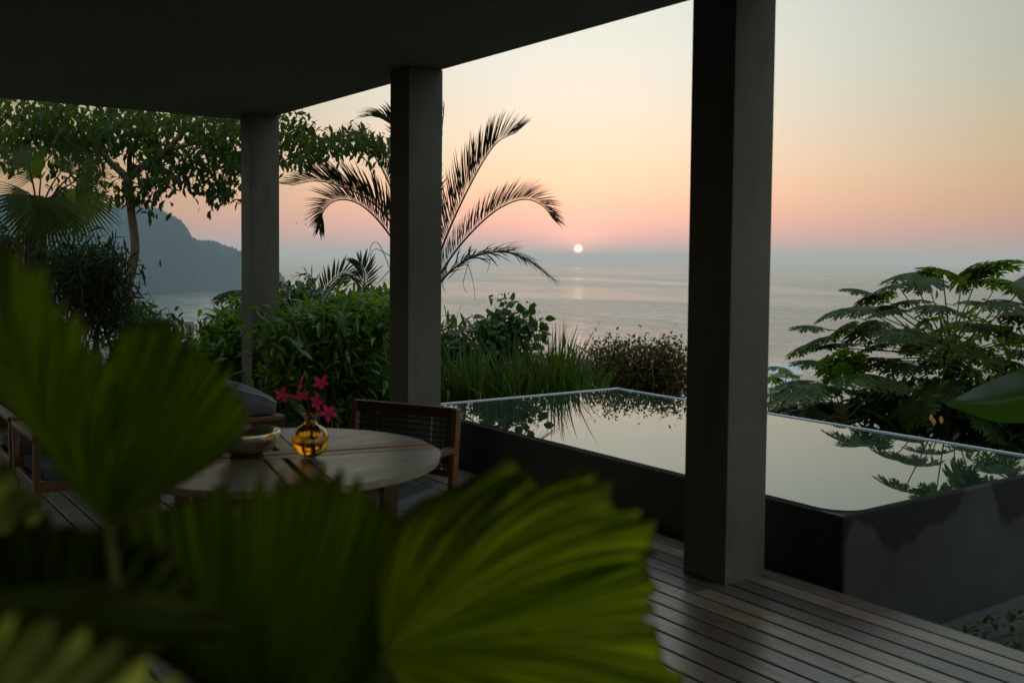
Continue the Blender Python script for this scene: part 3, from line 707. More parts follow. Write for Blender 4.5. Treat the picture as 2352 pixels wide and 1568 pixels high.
def pinnate(mb, ctrl, Lm, n, wdt=.07, up=(0, 0, 1), lift=.7, fwd=.6, side=.5, droop=.35, start=.12, mess=.12, rr_=(.012, .003), rmb=None, prof=None):
    c = curve(ctrl, 60); (rmb or mb).tube(curve(ctrl, 26), list(rr_), 6)
    tg = unit(np.gradient(c, axis=0)); tv, tf = leafT(4, wdt, droop, .4, .42)
    qs = np.linspace(start, .995, n)
    for sg in (-1, 1):
        ii = qs*(len(c)-1); P = np.stack([np.interp(ii, range(len(c)), c[:, k_]) for k_ in range(3)], 1)
        Tn = np.stack([np.interp(ii, range(len(c)), tg[:, k_]) for k_ in range(3)], 1)
        upv = np.array(up, float); sv = unit(np.cross(Tn, upv)); nv = unit(np.cross(sv, Tn))
        d = Tn*(fwd+.7*qs[:, None]**3)+nv*lift+sv*sg*side + rng.normal(size=P.shape)*mess
        env = (.45+.55*np.sin(np.pi*np.clip((qs-start)/(1-start), 0, 1)**.75)) if prof is None else np.interp(qs, *prof)
        L = Lm*env*rng.uniform(.86, 1.08, n)
        mb.inst(tv, tf, scaled(frames(d, nv), L), P)

# tall pinnate palm behind the middle column
PD = 12.6
palm = thing('pinnate_palm', at(975, 1040, PD)*[1, 1, 0]+[0, 0, -.5], 'tall slender palm with arching feather fronds behind the middle column', 'palm tree')
def pfr(pts, L, n, D=PD, dz=0, lab=None, **k):
    mb = MB(); mm = len(pts)
    k.setdefault('wdt', .042); k.setdefault('mess', .07); k.setdefault('rr_', (.016, .004)); pinnate(mb, [at(x, y, D+dz*i/(mm-1)) for i, (x, y) in enumerate(pts)], L*1.28, int(n*1.5), **k)
    return mb.build('frond', L_PALM, palm)
pfr([(975, 690), (1000, 610), (1035, 520), (1075, 435), (1112, 368), (1145, 325), (1188, 304)], .46, 58, dz=-.5, up=-RT+.25*UP, lift=.62, side=.40, fwd=.85, droop=.05)
pfr([(975, 700), (1005, 640), (1050, 572), (1105, 512), (1155, 474), (1205, 458), (1245, 472), (1272, 505)], .34, 56, dz=.4, up=UP-.3*RT, lift=.7, side=.4, fwd=.75, droop=.1)
pfr([(975, 720), (1012, 648), (1060, 604), (1115, 582), (1165, 580), (1215, 600), (1272, 642)], .29, 46, dz=-.4, up=UP, lift=.25, side=.7, fwd=.7, droop=.25, mess=.24)
pfr([(960, 690), (930, 600), (895, 540), (855, 492), (815, 464), (775, 460), (745, 482), (733, 522)], .34, 54, dz=.3, up=UP+.3*RT, lift=.65, side=.4, fwd=.7, droop=.08)
pfr([(965, 690), (935, 580), (890, 500), (840, 455), (780, 428), (725, 416), (668, 426)], .42, 50, dz=-.6, up=UP+.2*RT, lift=.62, side=.35, fwd=.9, droop=.08)
pfr([(965, 690), (940, 560), (905, 450), (870, 375), (835, 330), (800, 318)], .36, 46, dz=.6, up=UP+.6*RT, lift=.6, side=.45, fwd=.7)
pfr([(970, 690), (975, 560), (965, 430), (935, 330), (895, 278), (858, 268)], .36, 46, dz=-.7, up=UP, lift=.45, side=.6, fwd=.7)
pfr([(975, 690), (990, 560), (1003, 430), (1012, 330), (1020, 248)], .28, 40, dz=.5, up=RT, lift=.15, side=.55, fwd=.9)
mb = MB()
for pts in ([(905, 640), (870, 560), (850, 575), (862, 650)], [(900, 590), (862, 572), (848, 600)], [(895, 620), (868, 650), (845, 668)], [(1030, 640), (1068, 605), (1085, 640), (1092, 690)], [(1050, 612), (1075, 600), (1064, 650), (1072, 672)],
            [(1110, 585), (1125, 600), (1118, 628)], [(1020, 700), (1035, 760), (1060, 700)], [(1016, 640), (1018, 660), (1024, 672)], [(880, 610), (850, 632), (838, 660)]):
    mb = MB(); mb.tube(curve([at(x, y, PD) for x, y in pts], 14), [.006, .0025], 5); mb.build('dead_strand', M_TWIG, palm)
mb = MB(); mb.tube(curve([at(1003, 1040, PD)*[1, 1, 0]+[0, 0, -.5], at(1004, 900, PD), at(1003, 790, PD), at(988, 690, PD)], 26), [.085, .07, .07], 12); mb.build('trunk', M_PBARK, palm)

def blobs(lst, D, dd, seedn=0):
    """leaf positions inside soft ellipses: (px, py, rx, ry, n)"""
    P = []
    for x, y, rx, ry, n in lst:
        a = rng.uniform(0, 2*np.pi, n); r_ = np.sqrt(rng.uniform(0, 1, n)); q = rng.uniform(-1, 1, n)*np.sqrt(1-r_**2*.8)
        for k_ in range(n): P.append(at(x+rx*r_[k_]*math.cos(a[k_]), y+ry*r_[k_]*math.sin(a[k_]), D+dd*q[k_]))
    return np.array(P)
def clump_leaves(mb, cen, per, size, T, spread=.12, dirb=(0, 0, .2), rnd=1.0, jit=.35):
    tv, tf = T; n = len(cen)*per
    P = np.repeat(cen, per, 0) + rng.normal(size=(n, 3))*spread*np.array([1, 1, .7])
    axis = np.repeat(unit(rng.normal(size=(len(cen), 3))), per, 0)
    d = unit(rng.normal(size=(n, 3))*rnd + axis*.4 + np.array(dirb))
    up = unit(rng.normal(size=(n, 3))*.5+np.array([0, 0, 1.0]))
    mb.inst(tv, tf, scaled(frames(d, up), size*rng.uniform(1-jit, 1+jit, n)), P)

def shrub(name, label, cat, px, D, lst, dd, size, T, m, per=7, spread=.1, dirb=(0, 0, .3), rnd=1.0, group=None, stems=True, base_y=None, extra=None):
    b0 = at(px, 900, D); gz = ground_z(b0[0], b0[1]); root = thing(name, (b0[0], b0[1], gz), label, cat, group)
    mb = MB(); cen = blobs(lst, D, dd); clump_leaves(mb, cen, per, size, T, spread, dirb, rnd)
    if extra: extra(mb)
    mb.build('foliage', m, root)
    if stems:
        st_ = MB(); pick = cen[rng.choice(len(cen), min(len(cen), 26), replace=False)]
        for p in pick:
            b = np.array([b0[0], b0[1], gz])+rng.normal(size=3)*[.12, .12, 0]
            st_.tube(curve([b, (b+p)/2+rng.normal(size=3)*.08, p], 8), [.014, .004], 5)
        st_.build('stem', M_TWIG, root)
    return root

# leafy tree at the left, its limbs reaching across behind the farthest column
TD = 13.2
tree = thing('broadleaf_tree', at(290, 900, TD)*[1, 1, 0]+[0, 0, -.35], 'leafy tree with a bare curved trunk and a wide low canopy at left', 'tree')
def br(mb, pts, r0, r1, D=TD, dz=0, n=18):
    m_ = len(pts); mb.tube(curve([at(x, y, D+dz*i/(m_-1)) for i, (x, y) in enumerate(pts)], n), [r0, r1], 9)
mb = MB(); b0 = at(285, 900, TD); b0[2] = -.4
mb.tube(curve([b0, at(288, 740, TD), at(294, 660, TD), at(310, 575, TD), at(302, 490, TD), at(293, 405, TD)], 40), [.085, .062, .058, .053, .049, .055], 14)
mb.build('trunk', M_BARK, tree)
mb = MB()
br(mb, [(293, 410), (275, 392), (252, 372), (236, 345), (200, 300), (150, 250)], .05, .02, dz=.8)
br(mb, [(295, 410), (330, 380), (370, 360), (398, 330), (430, 296), (480, 262), (540, 230)], .05, .02, dz=-.6)
br(mb, [(385, 345), (440, 330), (500, 318), (560, 302), (640, 306), (720, 318), (800, 322), (872, 318)], .034, .008, dz=.8, n=30)
br(mb, [(240, 350), (190, 345), (120, 330), (40, 300), (-60, 280)], .028, .01, dz=1.2)
br(mb, [(298, 400), (300, 350), (330, 290), (350, 230)], .035, .012, dz=-.8)
br(mb, [(400, 330), (390, 290), (370, 250)], .018, .008); br(mb, [(470, 322), (500, 370), (520, 420), (535, 450)], .014, .005)
br(mb, [(350, 368), (380, 400), (420, 420), (450, 425)], .014, .005); br(mb, [(290, 420), (275, 440), (262, 455)], .01, .004); br(mb, [(180, 345), (185, 390), (215, 415)], .012, .004)
mb.build('branch', M_BARK, tree)
cl = [(60, 265, 90, 60, 60), (170, 275, 90, 65, 70), (270, 280, 80, 60, 62), (120, 330, 100, 50, 48), (30, 340, 60, 50, 24), (220, 330, 60, 45, 30), (370, 290, 80, 45, 46), (470, 285, 80, 45, 52), (540, 300, 60, 60, 38),
      (350, 350, 60, 35, 22), (440, 345, 80, 35, 34), (520, 370, 45, 55, 32), (505, 430, 40, 30, 16), (330, 420, 55, 34, 20), (275, 440, 20, 18, 7), (385, 390, 60, 25, 16), (450, 400, 45, 30, 14), (245, 470, 0, 0, 0),
      (600, 270, 70, 30, 20), (660, 300, 50, 40, 20), (690, 340, 55, 40, 26), (745, 325, 50, 34, 20), (800, 312, 45, 26, 18), (845, 330, 45, 26, 18), (880, 350, 26, 25, 9), (660, 360, 30, 22, 8), (180, 400, 50, 40, 14), (215, 420, 14, 14, 4), (320, 455, 30, 18, 7)]
cen = blobs([(a, b, c, d, int(round(e*.74))) for a, b, c, d, e in cl], TD+.1, 1.3)
mb = MB(); clump_leaves(mb, cen, 12, .110, leafT(4, .20, .25, .3, .55), .095, (0, 0, -.85), .7); mb.build('crown', L_TREE, tree)

# fan palm at the far left
def fanleaf3(mb, c, d, nrm_, rad, n=26, spread=2.6, split=.55, droop=.35):
    d = unit(d); nrm_ = unit(nrm_-d*(nrm_@d)); x = np.cross(d, nrm_)
    for i in range(n):
        a = (i/(n-1)-.5)*spread; da = spread/n*.5; dir_ = math.cos(a)*d+math.sin(a)*x; pr = -math.sin(a)*d+math.cos(a)*x
        L = rad*(1-.12*abs(a))*rng.uniform(.93, 1.05); V = []
        for s_ in (0.02, .3, split, .78, 1.0):
            wv = L*s_*math.tan(da) if s_ <= split else L*split*math.tan(da)*(1-(s_-split)/(1-split))+.001
            z = -droop*L*s_**3*rng.uniform(.8, 1.2)
            c_ = c+dir_*L*s_+np.array([0, 0, z])*.8
            V += [c_-pr*wv+nrm_*.0, c_+nrm_*wv*.6, c_+pr*wv]
        mb.add(V, [(k_*3+j, k_*3+j+1, k_*3+j+4, k_*3+j+3) for k_ in range(4) for j in range(2)])
FD = 11.6
fpalm = thing('fan_palm', at(75, 900, FD)*[1, 1, 0]+[0, 0, -.35], 'shaggy fan palm with drooping round leaves at the left edge', 'palm tree')
top = at(88, 500, FD)
fl_ = [((98, 450), (-32, 110), .66, 2.7), ((165, 432), (22, 110), .62, 2.4), ((175, 415), (90, 70), .44, 2.2), ((95, 400), (-70, -60), .40, 2.4), ((140, 395), (50, -80), .38, 2.3),
       ((62, 440), (-90, 80), .45, 2.3), ((185, 385), (90, 10), .40, 2.1), ((66, 380), (-70, -50), .36, 2.3), ((120, 450), (10, 100), .48, 2.4), ((140, 440), (40, 100), .5, 2.3)]
for i, ((x, y), (dx, dy), rad, sp) in enumerate(fl_):
    c = at(x, y, FD+rng.uniform(-.5, .3)); d = RT*dx-UP*dy+FW*rng.uniform(-40, 20)
    mb = MB(); fanleaf3(mb, c, d, -FW+.3*rng.normal(size=3), rad, 30, sp, .60 if i in (0, 1, 9) else .36, .15); o = mb.build('frond', L_FAN if i in (1, 3, 9) else L_FAND, fpalm)
    sm = MB(); sm.tube(curve([top, (top+c)/2+np.array([0, 0, .06]), c], 8), [.012, .007], 6); sm.build('stalk', M_PBARK, o).data.transform(Matrix.Translation(-Vector(fpalm.location)))
mb = MB(); b0 = at(72, 900, FD); b0[2] = -.4
mb.tube(curve([b0, at(72, 760, FD), at(74, 660, FD), at(76, 590, FD), top], 30), [.10, .09, .10, .10, .05], 14)
for i in range(70):                                      # shaggy old leaf bases
    y = rng.uniform(520, 690); p = at(75+rng.normal()*18, y, FD-.1+rng.normal()*.06)
    mb.tube([p, p+np.array([rng.normal()*.03, rng.normal()*.03, -.12]), p+np.array([rng.normal()*.07, rng.normal()*.05, -.25])], [.012, .004], 4)
mb.build('trunk', M_PBARK, fpalm)

# narrow leaved dark shrubs at the left
TN = leafT(3, .075, .25, .3, .45)
shrub('bamboo_shrub', 'dark narrow leaved shrub between the fan palm and the bare trunk', 'shrub', 190, 11.0,
      [(150, 600, 40, 36, 44), (180, 620, 60, 50, 70), (215, 620, 50, 46, 64), (250, 650, 32, 64, 56), (180, 680, 80, 50, 90), (240, 720, 60, 40, 60), (262, 600, 16, 16, 8), (205, 560, 14, 14, 5), (160, 560, 16, 14, 5)], .7, .13, TN, L_BAMB, per=10, spread=.12, dirb=(0, 0, -.5))
shrub('leafy_shrub', 'small leafed shrub at the extreme left below the fan palm', 'shrub', 0, 12.5, [(0, 560, 40, 30, 30), (10, 620, 50, 50, 50), (-30, 680, 60, 60, 50)], .6, .13, leafT(3, .16, .2, .3), L_BAMB, per=9)
shrub('garden_shrub', 'bright leafed shrub behind the two left armchairs', 'shrub', 20, 9.9, [(5, 850, 60, 30, 26), (30, 880, 50, 30, 26), (-20, 900, 70, 50, 30), (60, 930, 70, 40, 26), (130, 900, 60, 60, 40)], .4, .17, leafT(4, .14, .25, .3), L_SHRUB, per=8)
shrub('low_hedge', 'low leafy hedge running below the headland water', 'hedge', 400, 12.8,
      [(310, 735, 26, 22, 26), (345, 752, 30, 22, 34), (380, 768, 26, 22, 30), (430, 818, 30, 22, 30), (350, 800, 60, 40, 60), (455, 840, 50, 30, 50), (395, 850, 80, 50, 60), (300, 780, 50, 40, 50), (487, 795, 14, 12, 8)], .7, .11, leafT(3, .20, .2, .3), L_SHRUB2, per=10, spread=.10)
# weathered post with a blue canopy beyond the hedge
pp = at(435, 790, 14.5); post = thing('garden_post', (pp[0], pp[1], -.3), 'weathered white post with a short crossbar above the hedge', 'post')
tz = at(435, 737, 14.5)[2]
m_wh, T_, b_ = mat('weathered_white_paint', (.42, .42, .38), .8)
T_.links.new(crn(T_, noise_node(T_, 5, 5, .7, sc=(1, 1, .3)), [(.3, (.22, .20, .17)), (.6, (.46, .46, .42))]), b_.inputs['Base Color'])
mb = MB(); mb.box(pp[0]-.05, pp[0]+.05, pp[1]-.05, pp[1]+.05, -.3, tz); mb.build('upright', m_wh, post, smooth=False, bevel=.006)
mb = MB(); q0 = np.array([pp[0], pp[1], tz-.03]); mb.bar(q0-RT*.14, q0+RT*.05-FW*.06, .035, .03); mb.bar(q0+RT*.03-FW*.06, q0+RT*.26-[0, 0, .30], .03, .03); mb.build('crossbar', m_wh, post, smooth=False)
m_cv, _, _ = mat('blue_grey_canvas', (.14, .20, .28), .7)
cv = thing('canvas_canopy', at(470, 800, 15.5), 'small blue grey canvas canopy behind the white post', 'canopy')
mb = MB(); c0 = at(468, 782, 15.5); V = []
for i in range(13):
    for j in range(7):
        u, w = -1+i/6, -1+j/3
        V.append(c0+RT*u*.27+np.array([FW[0], FW[1], 0])*w*.3+np.array([0, 0, -.11*u*u-.06*w*w-.02*(u+1)]))
mb.add(V, [(i*7+j, i*7+j+1, (i+1)*7+j+1, (i+1)*7+j) for i in range(12) for j in range(6)]); mb.build('canvas', m_cv, cv)
mb = MB(); e0 = c0-[0, 0, .02]; mb.tube([e0, [e0[0], e0[1], -.9]], .02, 8); mb.build('pole', M_DARKMET, cv)

# shrubs outside between the farthest and the middle column
TB = leafT(5, .13, .3, .35, .42)
def upright(mb_):
    for x, y, a in ((470, 740, -.2), (500, 770, 0), (520, 760, .15), (545, 790, .3), (478, 800, -.4), (505, 800, -.1), (530, 810, .2), (556, 760, .4)):
        tv, tf = leafT(6, .10, .12, .4, .5); d = UP+RT*a
        mb_.inst(tv, tf, scaled(frames(d[None], -FW), [.30]), at(x, y+55, 11.4)[None])
shrub('rosette_shrub', 'shrub with upright rosette leaves left of the farthest column', 'shrub', 520, 11.5,
      [(530, 770, 36, 36, 40), (505, 815, 34, 34, 34), (540, 830, 50, 60, 70), (500, 870, 40, 40, 40), (560, 730, 20, 30, 14)], .5, .15, TB, L_SHRUB, per=11, dirb=(0, 0, .7), extra=upright)
shrub('oleander_bush', 'dense green bush with lance leaves between the far two columns', 'bush', 770, 9.5,
      [(760, 850, 120, 90, 150), (690, 880, 50, 70, 60), (850, 850, 50, 90, 90), (800, 760, 90, 50, 70), (700, 780, 60, 60, 50), (860, 740, 36, 50, 40), (780, 930, 110, 60, 80), (880, 900, 36, 60, 40)], .45, .135,
      leafT(4, .125, .25, .35, .42), L_SHRUB, per=17, spread=.13, dirb=(0, 0, .35))
shrub('dark_bush', 'darker bush filling in behind the lance leaved bush', 'bush', 700, 11.2,
      [(680, 720, 50, 50, 50), (760, 740, 90, 40, 70), (840, 760, 60, 60, 60), (620, 760, 40, 60, 40), (740, 820, 120, 80, 90), (850, 860, 60, 80, 60)], .5, .12, leafT(4, .16, .25, .3), L_SHRUB2, per=13, spread=.13)
# philodendron-like glossy leaves in front of it
phil = thing('glossy_leaf_plant', at(740, 900, 9.2)*[1, 1, 0]+[0, 0, -.3], 'large glossy leaved plant with pale reflections between the columns', 'plant')
tv, tf = leafT(8, .19, .28, .5, .42)
for (x, y), (dx, dy), L, nn in (((742, 715), (20, -90), .30, (-.8, .1)), ((775, 708), (22, 90), .36, (.9, .1)), ((798, 790), (-22, -85), .30, (.9, .2)), ((664, 772), (80, 62), .24, (.1, .4)),
                                ((885, 850), (-60, 90), .3, (.4, .5)), ((850, 880), (70, -60), .34, (.1, .6)), ((700, 960), (-40, -60), .3, (.4, .5)),):
    mb = MB(); d = RT*dx-UP*dy+FW*rng.uniform(-20, 20); nv = -FW*.5+RT*nn[0]+UP*nn[1]
    mb.inst(tv, tf, scaled(frames(d[None], nv), [L]), at(x, y, 9.0)[None]); mb.build('leaf', L_PHIL, phil)
mb = MB(); bb = at(750, 960, 9.2)
for x, y in ((742, 700), (790, 700), (800, 790), (662, 700), (660, 775), (850, 880)): mb.tube(curve([bb*[1, 1, 0]+[0, 0, -.3], (bb+at(x, y, 9.05))/2, at(x, y, 9.05)], 10), [.012, .006], 6)
mb.build('stem', M_STEM, phil)
# small areca palms poking above
areca = thing('young_palm', at(760, 800, 12)*[1, 1, 0]+[0, 0, -.5], 'young palm with two upright feather fronds against the sea', 'palm tree')
for pts, L in (([(712, 740), (735, 690), (755, 655), (785, 628), (815, 634)], .26), ([(815, 740), (830, 690), (838, 640), (832, 612), (824, 600)], .26), ([(740, 760), (725, 700), (722, 650), (706, 628), (678, 634)], .14)):
    mb = MB(); pinnate(mb, [at(x, y, 12) for x, y in pts], L, 22 if L > .2 else 7, up=FW, lift=.1, side=.75, fwd=.75, droop=.1, wdt=.05, start=.25, mess=.08); mb.build('frond', L_PALM, areca)
mb = MB(); mb.tube([at(770, 900, 12)*[1, 1, 0]+[0, 0, -.5], at(770, 740, 12)], [.03, .02], 7); mb.build('trunk', M_STEM, areca)
shrub('round_crowned_tree', 'small round crowned tree seen low beside the middle column', 'tree', 860, 17,
      [(860, 712, 36, 26, 90), (880, 740, 30, 30, 50), (830, 740, 30, 26, 40), (800, 700, 20, 8, 8)], .8, .15, leafT(3, .22, .2, .3), L_TREE, per=10, spread=.14)

# papaya leaves
def papaya_template():
    V = []; Fc = []
    def strip(p0, ang, L, w, z0, seg=4, peak=.5):
        tv, tf = leafT(seg, w, .10, .25, peak); c_, s_ = math.cos(ang), math.sin(ang); b = len(V)
        for x, y, z in tv*np.array([L, L, L]): V.append((p0[0]+x*c_+y*s_, p0[1]-x*s_+y*c_, z0+z))
        Fc.extend([tuple(i+b for i in f_) for f_ in tf])
    for k_, (a, L) in enumerate(((0, 1.0), (.62, .92), (-.62, .92), (1.2, .78), (-1.2, .78), (1.85, .6), (-1.85, .6), (2.5, .42), (-2.5, .42))):
        z0 = .004*k_; strip((0, 0), a, L, .125, z0, 5, .45)
        for q, sl_, s2 in ((.36, .34, .24), (.56, .40, .22), (.76, .28, .20)):
            bx_, by_ = math.sin(a)*L*q, math.cos(a)*L*q; zz = z0-.10*L*q*q
            for sg in (-1, 1): strip((bx_, by_), a+sg*.75, L*sl_, .23, zz+.003*sg, 3, .5)
    v = np.array(V); r2 = (v[:, 0]**2+v[:, 1]**2); v[:, 2] -= .24*r2
    return v, Fc
PV, PF = papaya_template()
def papaya(name_label, px, py, base_z, leaves, D, m, root_name='papaya_tree', tr=.06, leafscale=1, trunk=True):
    top = at(px, py, D); root = thing(root_name, (top[0], top[1], base_z), name_label, 'papaya tree' if root_name == 'papaya_tree' else 'plant')
    mb = MB(); st_ = MB()
    for L in leaves:
        x, y, r_ = L[:3]; dz = L[3] if len(L) > 3 else rng.uniform(-.7, .7)
        c = at(x, y, D+dz); out = unit((c-top)*[1, 1, .35]+1e-3); d = out+rng.normal(size=3)*.18+np.array([0, 0, -.12])
        nv = np.array([0, 0, 1.0])+rng.normal(size=3)*.12+out*.2
        ph_ = rng.uniform(.85, 1.15)
        mb.inst(PV, PF, scaled(frames(unit(d)[None], nv), [r_*leafscale*ph_]), (c-out*.04)[None])
        b = top+np.array([0, 0, -rng.uniform(0, .25)])
        st_.tube(curve([b, b*.5+c*.5+np.array([0, 0, -.02]), c], 8), [.010, .005], 6)
    mb.build('foliage', m, root); st_.build('petiole', M_STEM, root)
    if trunk:
        t_ = MB(); t_.tube(curve([[top[0]+.05, top[1], base_z], [top[0]-.03, top[1]+.03, (base_z+top[2])/2], top], 14), [tr*1.3, tr*.8], 12); t_.build('trunk', M_PBARK, root)
    return root
lv = []
for x, y in ((2255, 612), (2210, 640), (2300, 640), (2130, 650), (2060, 652), (2100, 690), (2010, 672), (1975, 705), (2050, 710), (1940, 745), (2000, 745), (1890, 775), (1930, 790), (1852, 792), (1868, 752), (1915, 712), (1990, 672), (2090, 625), (2165, 628), (2070, 760), (2150, 700), (2230, 690), (2300, 690), (2345, 720),
             (2350, 660), (2390, 700), (2270, 745), (2330, 770), (2200, 740), (2120, 770), (2020, 790), (2250, 800), (2360, 810), (2300, 830), (2140, 820), (2080, 840), (2400, 760), (2210, 850), (2340, 870), (2270, 880), (2160, 880), (2060, 890),
             (2400, 880), (2110, 915), (2220, 920), (2310, 930), (2010, 920), (2170, 945), (2370, 950), (2260, 960)):
    lv.append((x, y, rng.uniform(.31, .41)))
for k_ in range(9):
    a_ = rng.uniform(0, 2*np.pi); q_ = rng.uniform(.35, 1)
    lv.append((2190+230*q_*math.cos(a_), 765+130*q_*math.sin(a_)*(1 if math.sin(a_) > 0 else .9), rng.uniform(.30, .38)))
pt = papaya('spreading papaya tree with lobed leaves beyond the right side of the pool', 2185, 775, -2.6, lv, 11.2, L_PAP)
mb = MB(); cen = blobs([(2180, 740, 100, 40, 16), (2100, 770, 100, 26, 12), (2260, 790, 100, 40, 18), (2200, 840, 130, 50, 24), (2190, 905, 150, 40, 26)], 11.2, .8)
clump_leaves(mb, cen, 9, .085, leafT(3, .28, .2, .3), .09, (0, 0, -.1)); o = mb.build('flower_spray', L_PAPN, pt)
for x, y in ((2137, 958), (2143, 966), (2160, 962)):
    mb = MB(); mb.inst(*leafT(4, .22, .2, .4), scaled(frames(np.array([-UP+.2*RT]), -FW), [.085]), at(x, y-8, 10.2)[None])
    mb.build('yellow_leaf', L_YEL, pt)
lv = [(x, y, rng.uniform(.30, .40)) for x, y in ((1880, 830), (1935, 850), (1830, 905), (1860, 880), (1920, 890), (1975, 860), (1990, 900), (1890, 925), (1950, 935), (1800, 930), (1840, 945), (2010, 945), (1910, 960), (2030, 870))]
papaya('lower papaya with drooping leaves just over the pool edge', 1935, 930, -2.4, lv, 10.8, L_PAP, trunk=True, leafscale=1.15)
lv = [(1790, 845, .22), (1775, 870, .2), (1810, 855, .2), (1772, 905, .2), (1785, 940, .22)]
papaya('small papaya shoot against the pale rooftop by the nearest column', 1760, 960, -2.4, lv, 11.5, L_PAPN, trunk=True, tr=.03)
lv = [(540, 668, .30), (515, 712, .30), (560, 700, .3), (540, 735, .28), (680, 668, .30), (720, 676, .3), (770, 688, .3), (650, 690, .3), (740, 710, .28), (790, 705, .26), (610, 690, .3), (690, 720, .28), (820, 720, .28)]
papaya('papaya crown rising behind the farthest column', 640, 760, -.4, lv, 12.6, L_PAP)
shrub('dark_bush', 'shadowy undergrowth below the spreading papaya', 'bush', 2200, 11.4,
      [(2150, 930, 180, 50, 110), (2300, 960, 120, 70, 90), (2000, 950, 120, 30, 50), (2200, 1000, 200, 50, 80), (1850, 950, 70, 14, 16), (2340, 1010, 60, 40, 30)], .4, .14, leafT(4, .2, .25, .3), L_SHRUB2, per=8, spread=.12)

# grasses and shrubs behind the pool
def grass(label, tufts, D, m=L_GRASS, m2=L_STRAW, nb=110, group='tall grass clumps behind the pool'):
    for (x, hpx, wpx), lab in zip(tufts, label):
        b = at(x, 905, D); gz = -.3; root = thing('grass_clump', (b[0], b[1], gz), lab, 'grass', group)
        for mm, cnt in ((m, nb), (m2, 9)):
            mb = MB(); H = (at(x, 905-hpx, D)[2]-gz)
            for i in range(cnt):
                a = rng.uniform(0, 2*np.pi); rad = rng.uniform(0, .10); p = np.array([b[0]+rad*math.cos(a), b[1]+rad*math.sin(a), gz])
                lean = np.array([math.cos(a), math.sin(a), 0])*rng.uniform(.05, wpx/95.)**1.3*H*.75; h_ = H*rng.uniform(.55, 1.0)**.8*1.12
                droop = rng.uniform(0, .28) if mm is m else rng.uniform(.1, .45)
                if rng.random() < .25: droop += .45
                c = []
                for q in np.linspace(0, 1, 7): c.append(p+lean*q**1.7+np.array([0, 0, h_*(q-droop*q**4*.9)]))
                c = np.array(c); wdir = unit(np.cross([0, 0, 1.0], lean+1e-4)); wdir = unit(wdir+.5*rng.normal(size=3)*[1, 1, 0])
                wv = rng.uniform(.006, .019)*(1-.3*(mm is m2)); prof = np.array([.7, 1, 1, .9, .7, .4, .04])*wv
                V = np.stack([c-wdir*prof[:, None], c+wdir*prof[:, None]], 1).reshape(-1, 3)
                mb.add(V, [(2*k_, 2*k_+1, 2*k_+3, 2*k_+2) for k_ in range(6)])
            mb.build('blade' if mm is m else 'dry_blade', mm, root)
grass(['grass clump nearest the middle column, spilling over the rim', 'second grass clump from the middle column behind the pool', 'broad dark grass clump below the round leafed shrub',
       'pale streaked grass clump halfway along the back rim', 'tallest spiky grass clump with thin seed stalks', 'leaning grass clump before the far pool corner', 'last grass clump touching the russet hedge'],
      [(1035, 128, 60), (1090, 140, 64), (1145, 120, 76), (1198, 128, 70), (1262, 165, 60), (1312, 128, 66), (1354, 92, 70)], 9.6, nb=105)
grass(['dim grass clump behind the first row near the column', 'dim grass clump behind the first row in the middle', 'dim grass clump behind the first row at its right end'],
      [(1060, 135, 80), (1170, 140, 86), (1285, 158, 60)], 10.0, nb=100)
def seeds(mb_):
    pass
mb = MB()
for x, h_ in ((1240, 738), (1255, 752), (1268, 760), (1285, 745), (1300, 770), (1232, 770), (1318, 775), (1336, 782)):
    pass
tuft = at(1262, 905, 9.4)
shrub('round_leaf_shrub', 'shrub with round leaves and thin twigs rising above the grasses', 'shrub', 1160, 10.6,
      [(1150, 765, 40, 26, 26), (1190, 775, 46, 30, 30), (1130, 790, 50, 26, 20), (1170, 735, 34, 20, 10)], .3, .095, leafT(5, .36, .15, .25, .45), L_SHRUB2, per=7, spread=.12,
      extra=lambda m_: clump_leaves(m_, blobs([(1160, 705, 14, 14, 6), (1158, 690, 6, 8, 3), (1185, 722, 22, 10, 6), (1120, 748, 22, 12, 7), (1220, 735, 22, 20, 10), (1090, 765, 20, 12, 6), (1240, 765, 16, 14, 6)], 10.6, .2), 6, .055, leafT(3, .24, .2, .3), .05))
for i, (cx_, lab) in enumerate(((1400, 'russet hedge bush just right of the grasses'), (1465, 'middle russet bush behind the far pool corner'), (1535, 'russet bush touching the nearest column'))):
    shrub('russet_bush', lab, 'bush', cx_, 10.3, [(cx_, 866, 44, 26, 90), (cx_, 895, 48, 26, 60), (cx_-20, 825, 22, 14, 16), (cx_+20, 830, 22, 16, 16), (cx_+5, 808, 20, 12, 6), (cx_-30, 812, 5, 14, 4), (cx_+28, 818, 5, 12, 4), (cx_+14, 795, 3, 14, 4), (cx_-8, 800, 3, 12, 3)], (.4), .042, leafT(3, .24, .2, .3), L_RED, per=20, spread=.085, group='russet bushes behind the pool')
shrub('fern_clump', 'low feathery plant at the left start of the back rim', 'plant', 1060, 11.0, [(1040, 790, 50, 26, 30), (1070, 770, 40, 16, 14), (1030, 840, 60, 50, 60), (1150, 850, 120, 40, 110), (1300, 870, 80, 30, 70)], .3, .15, leafT(4, .10, .3, .3), L_SHRUB2, per=9, spread=.11)

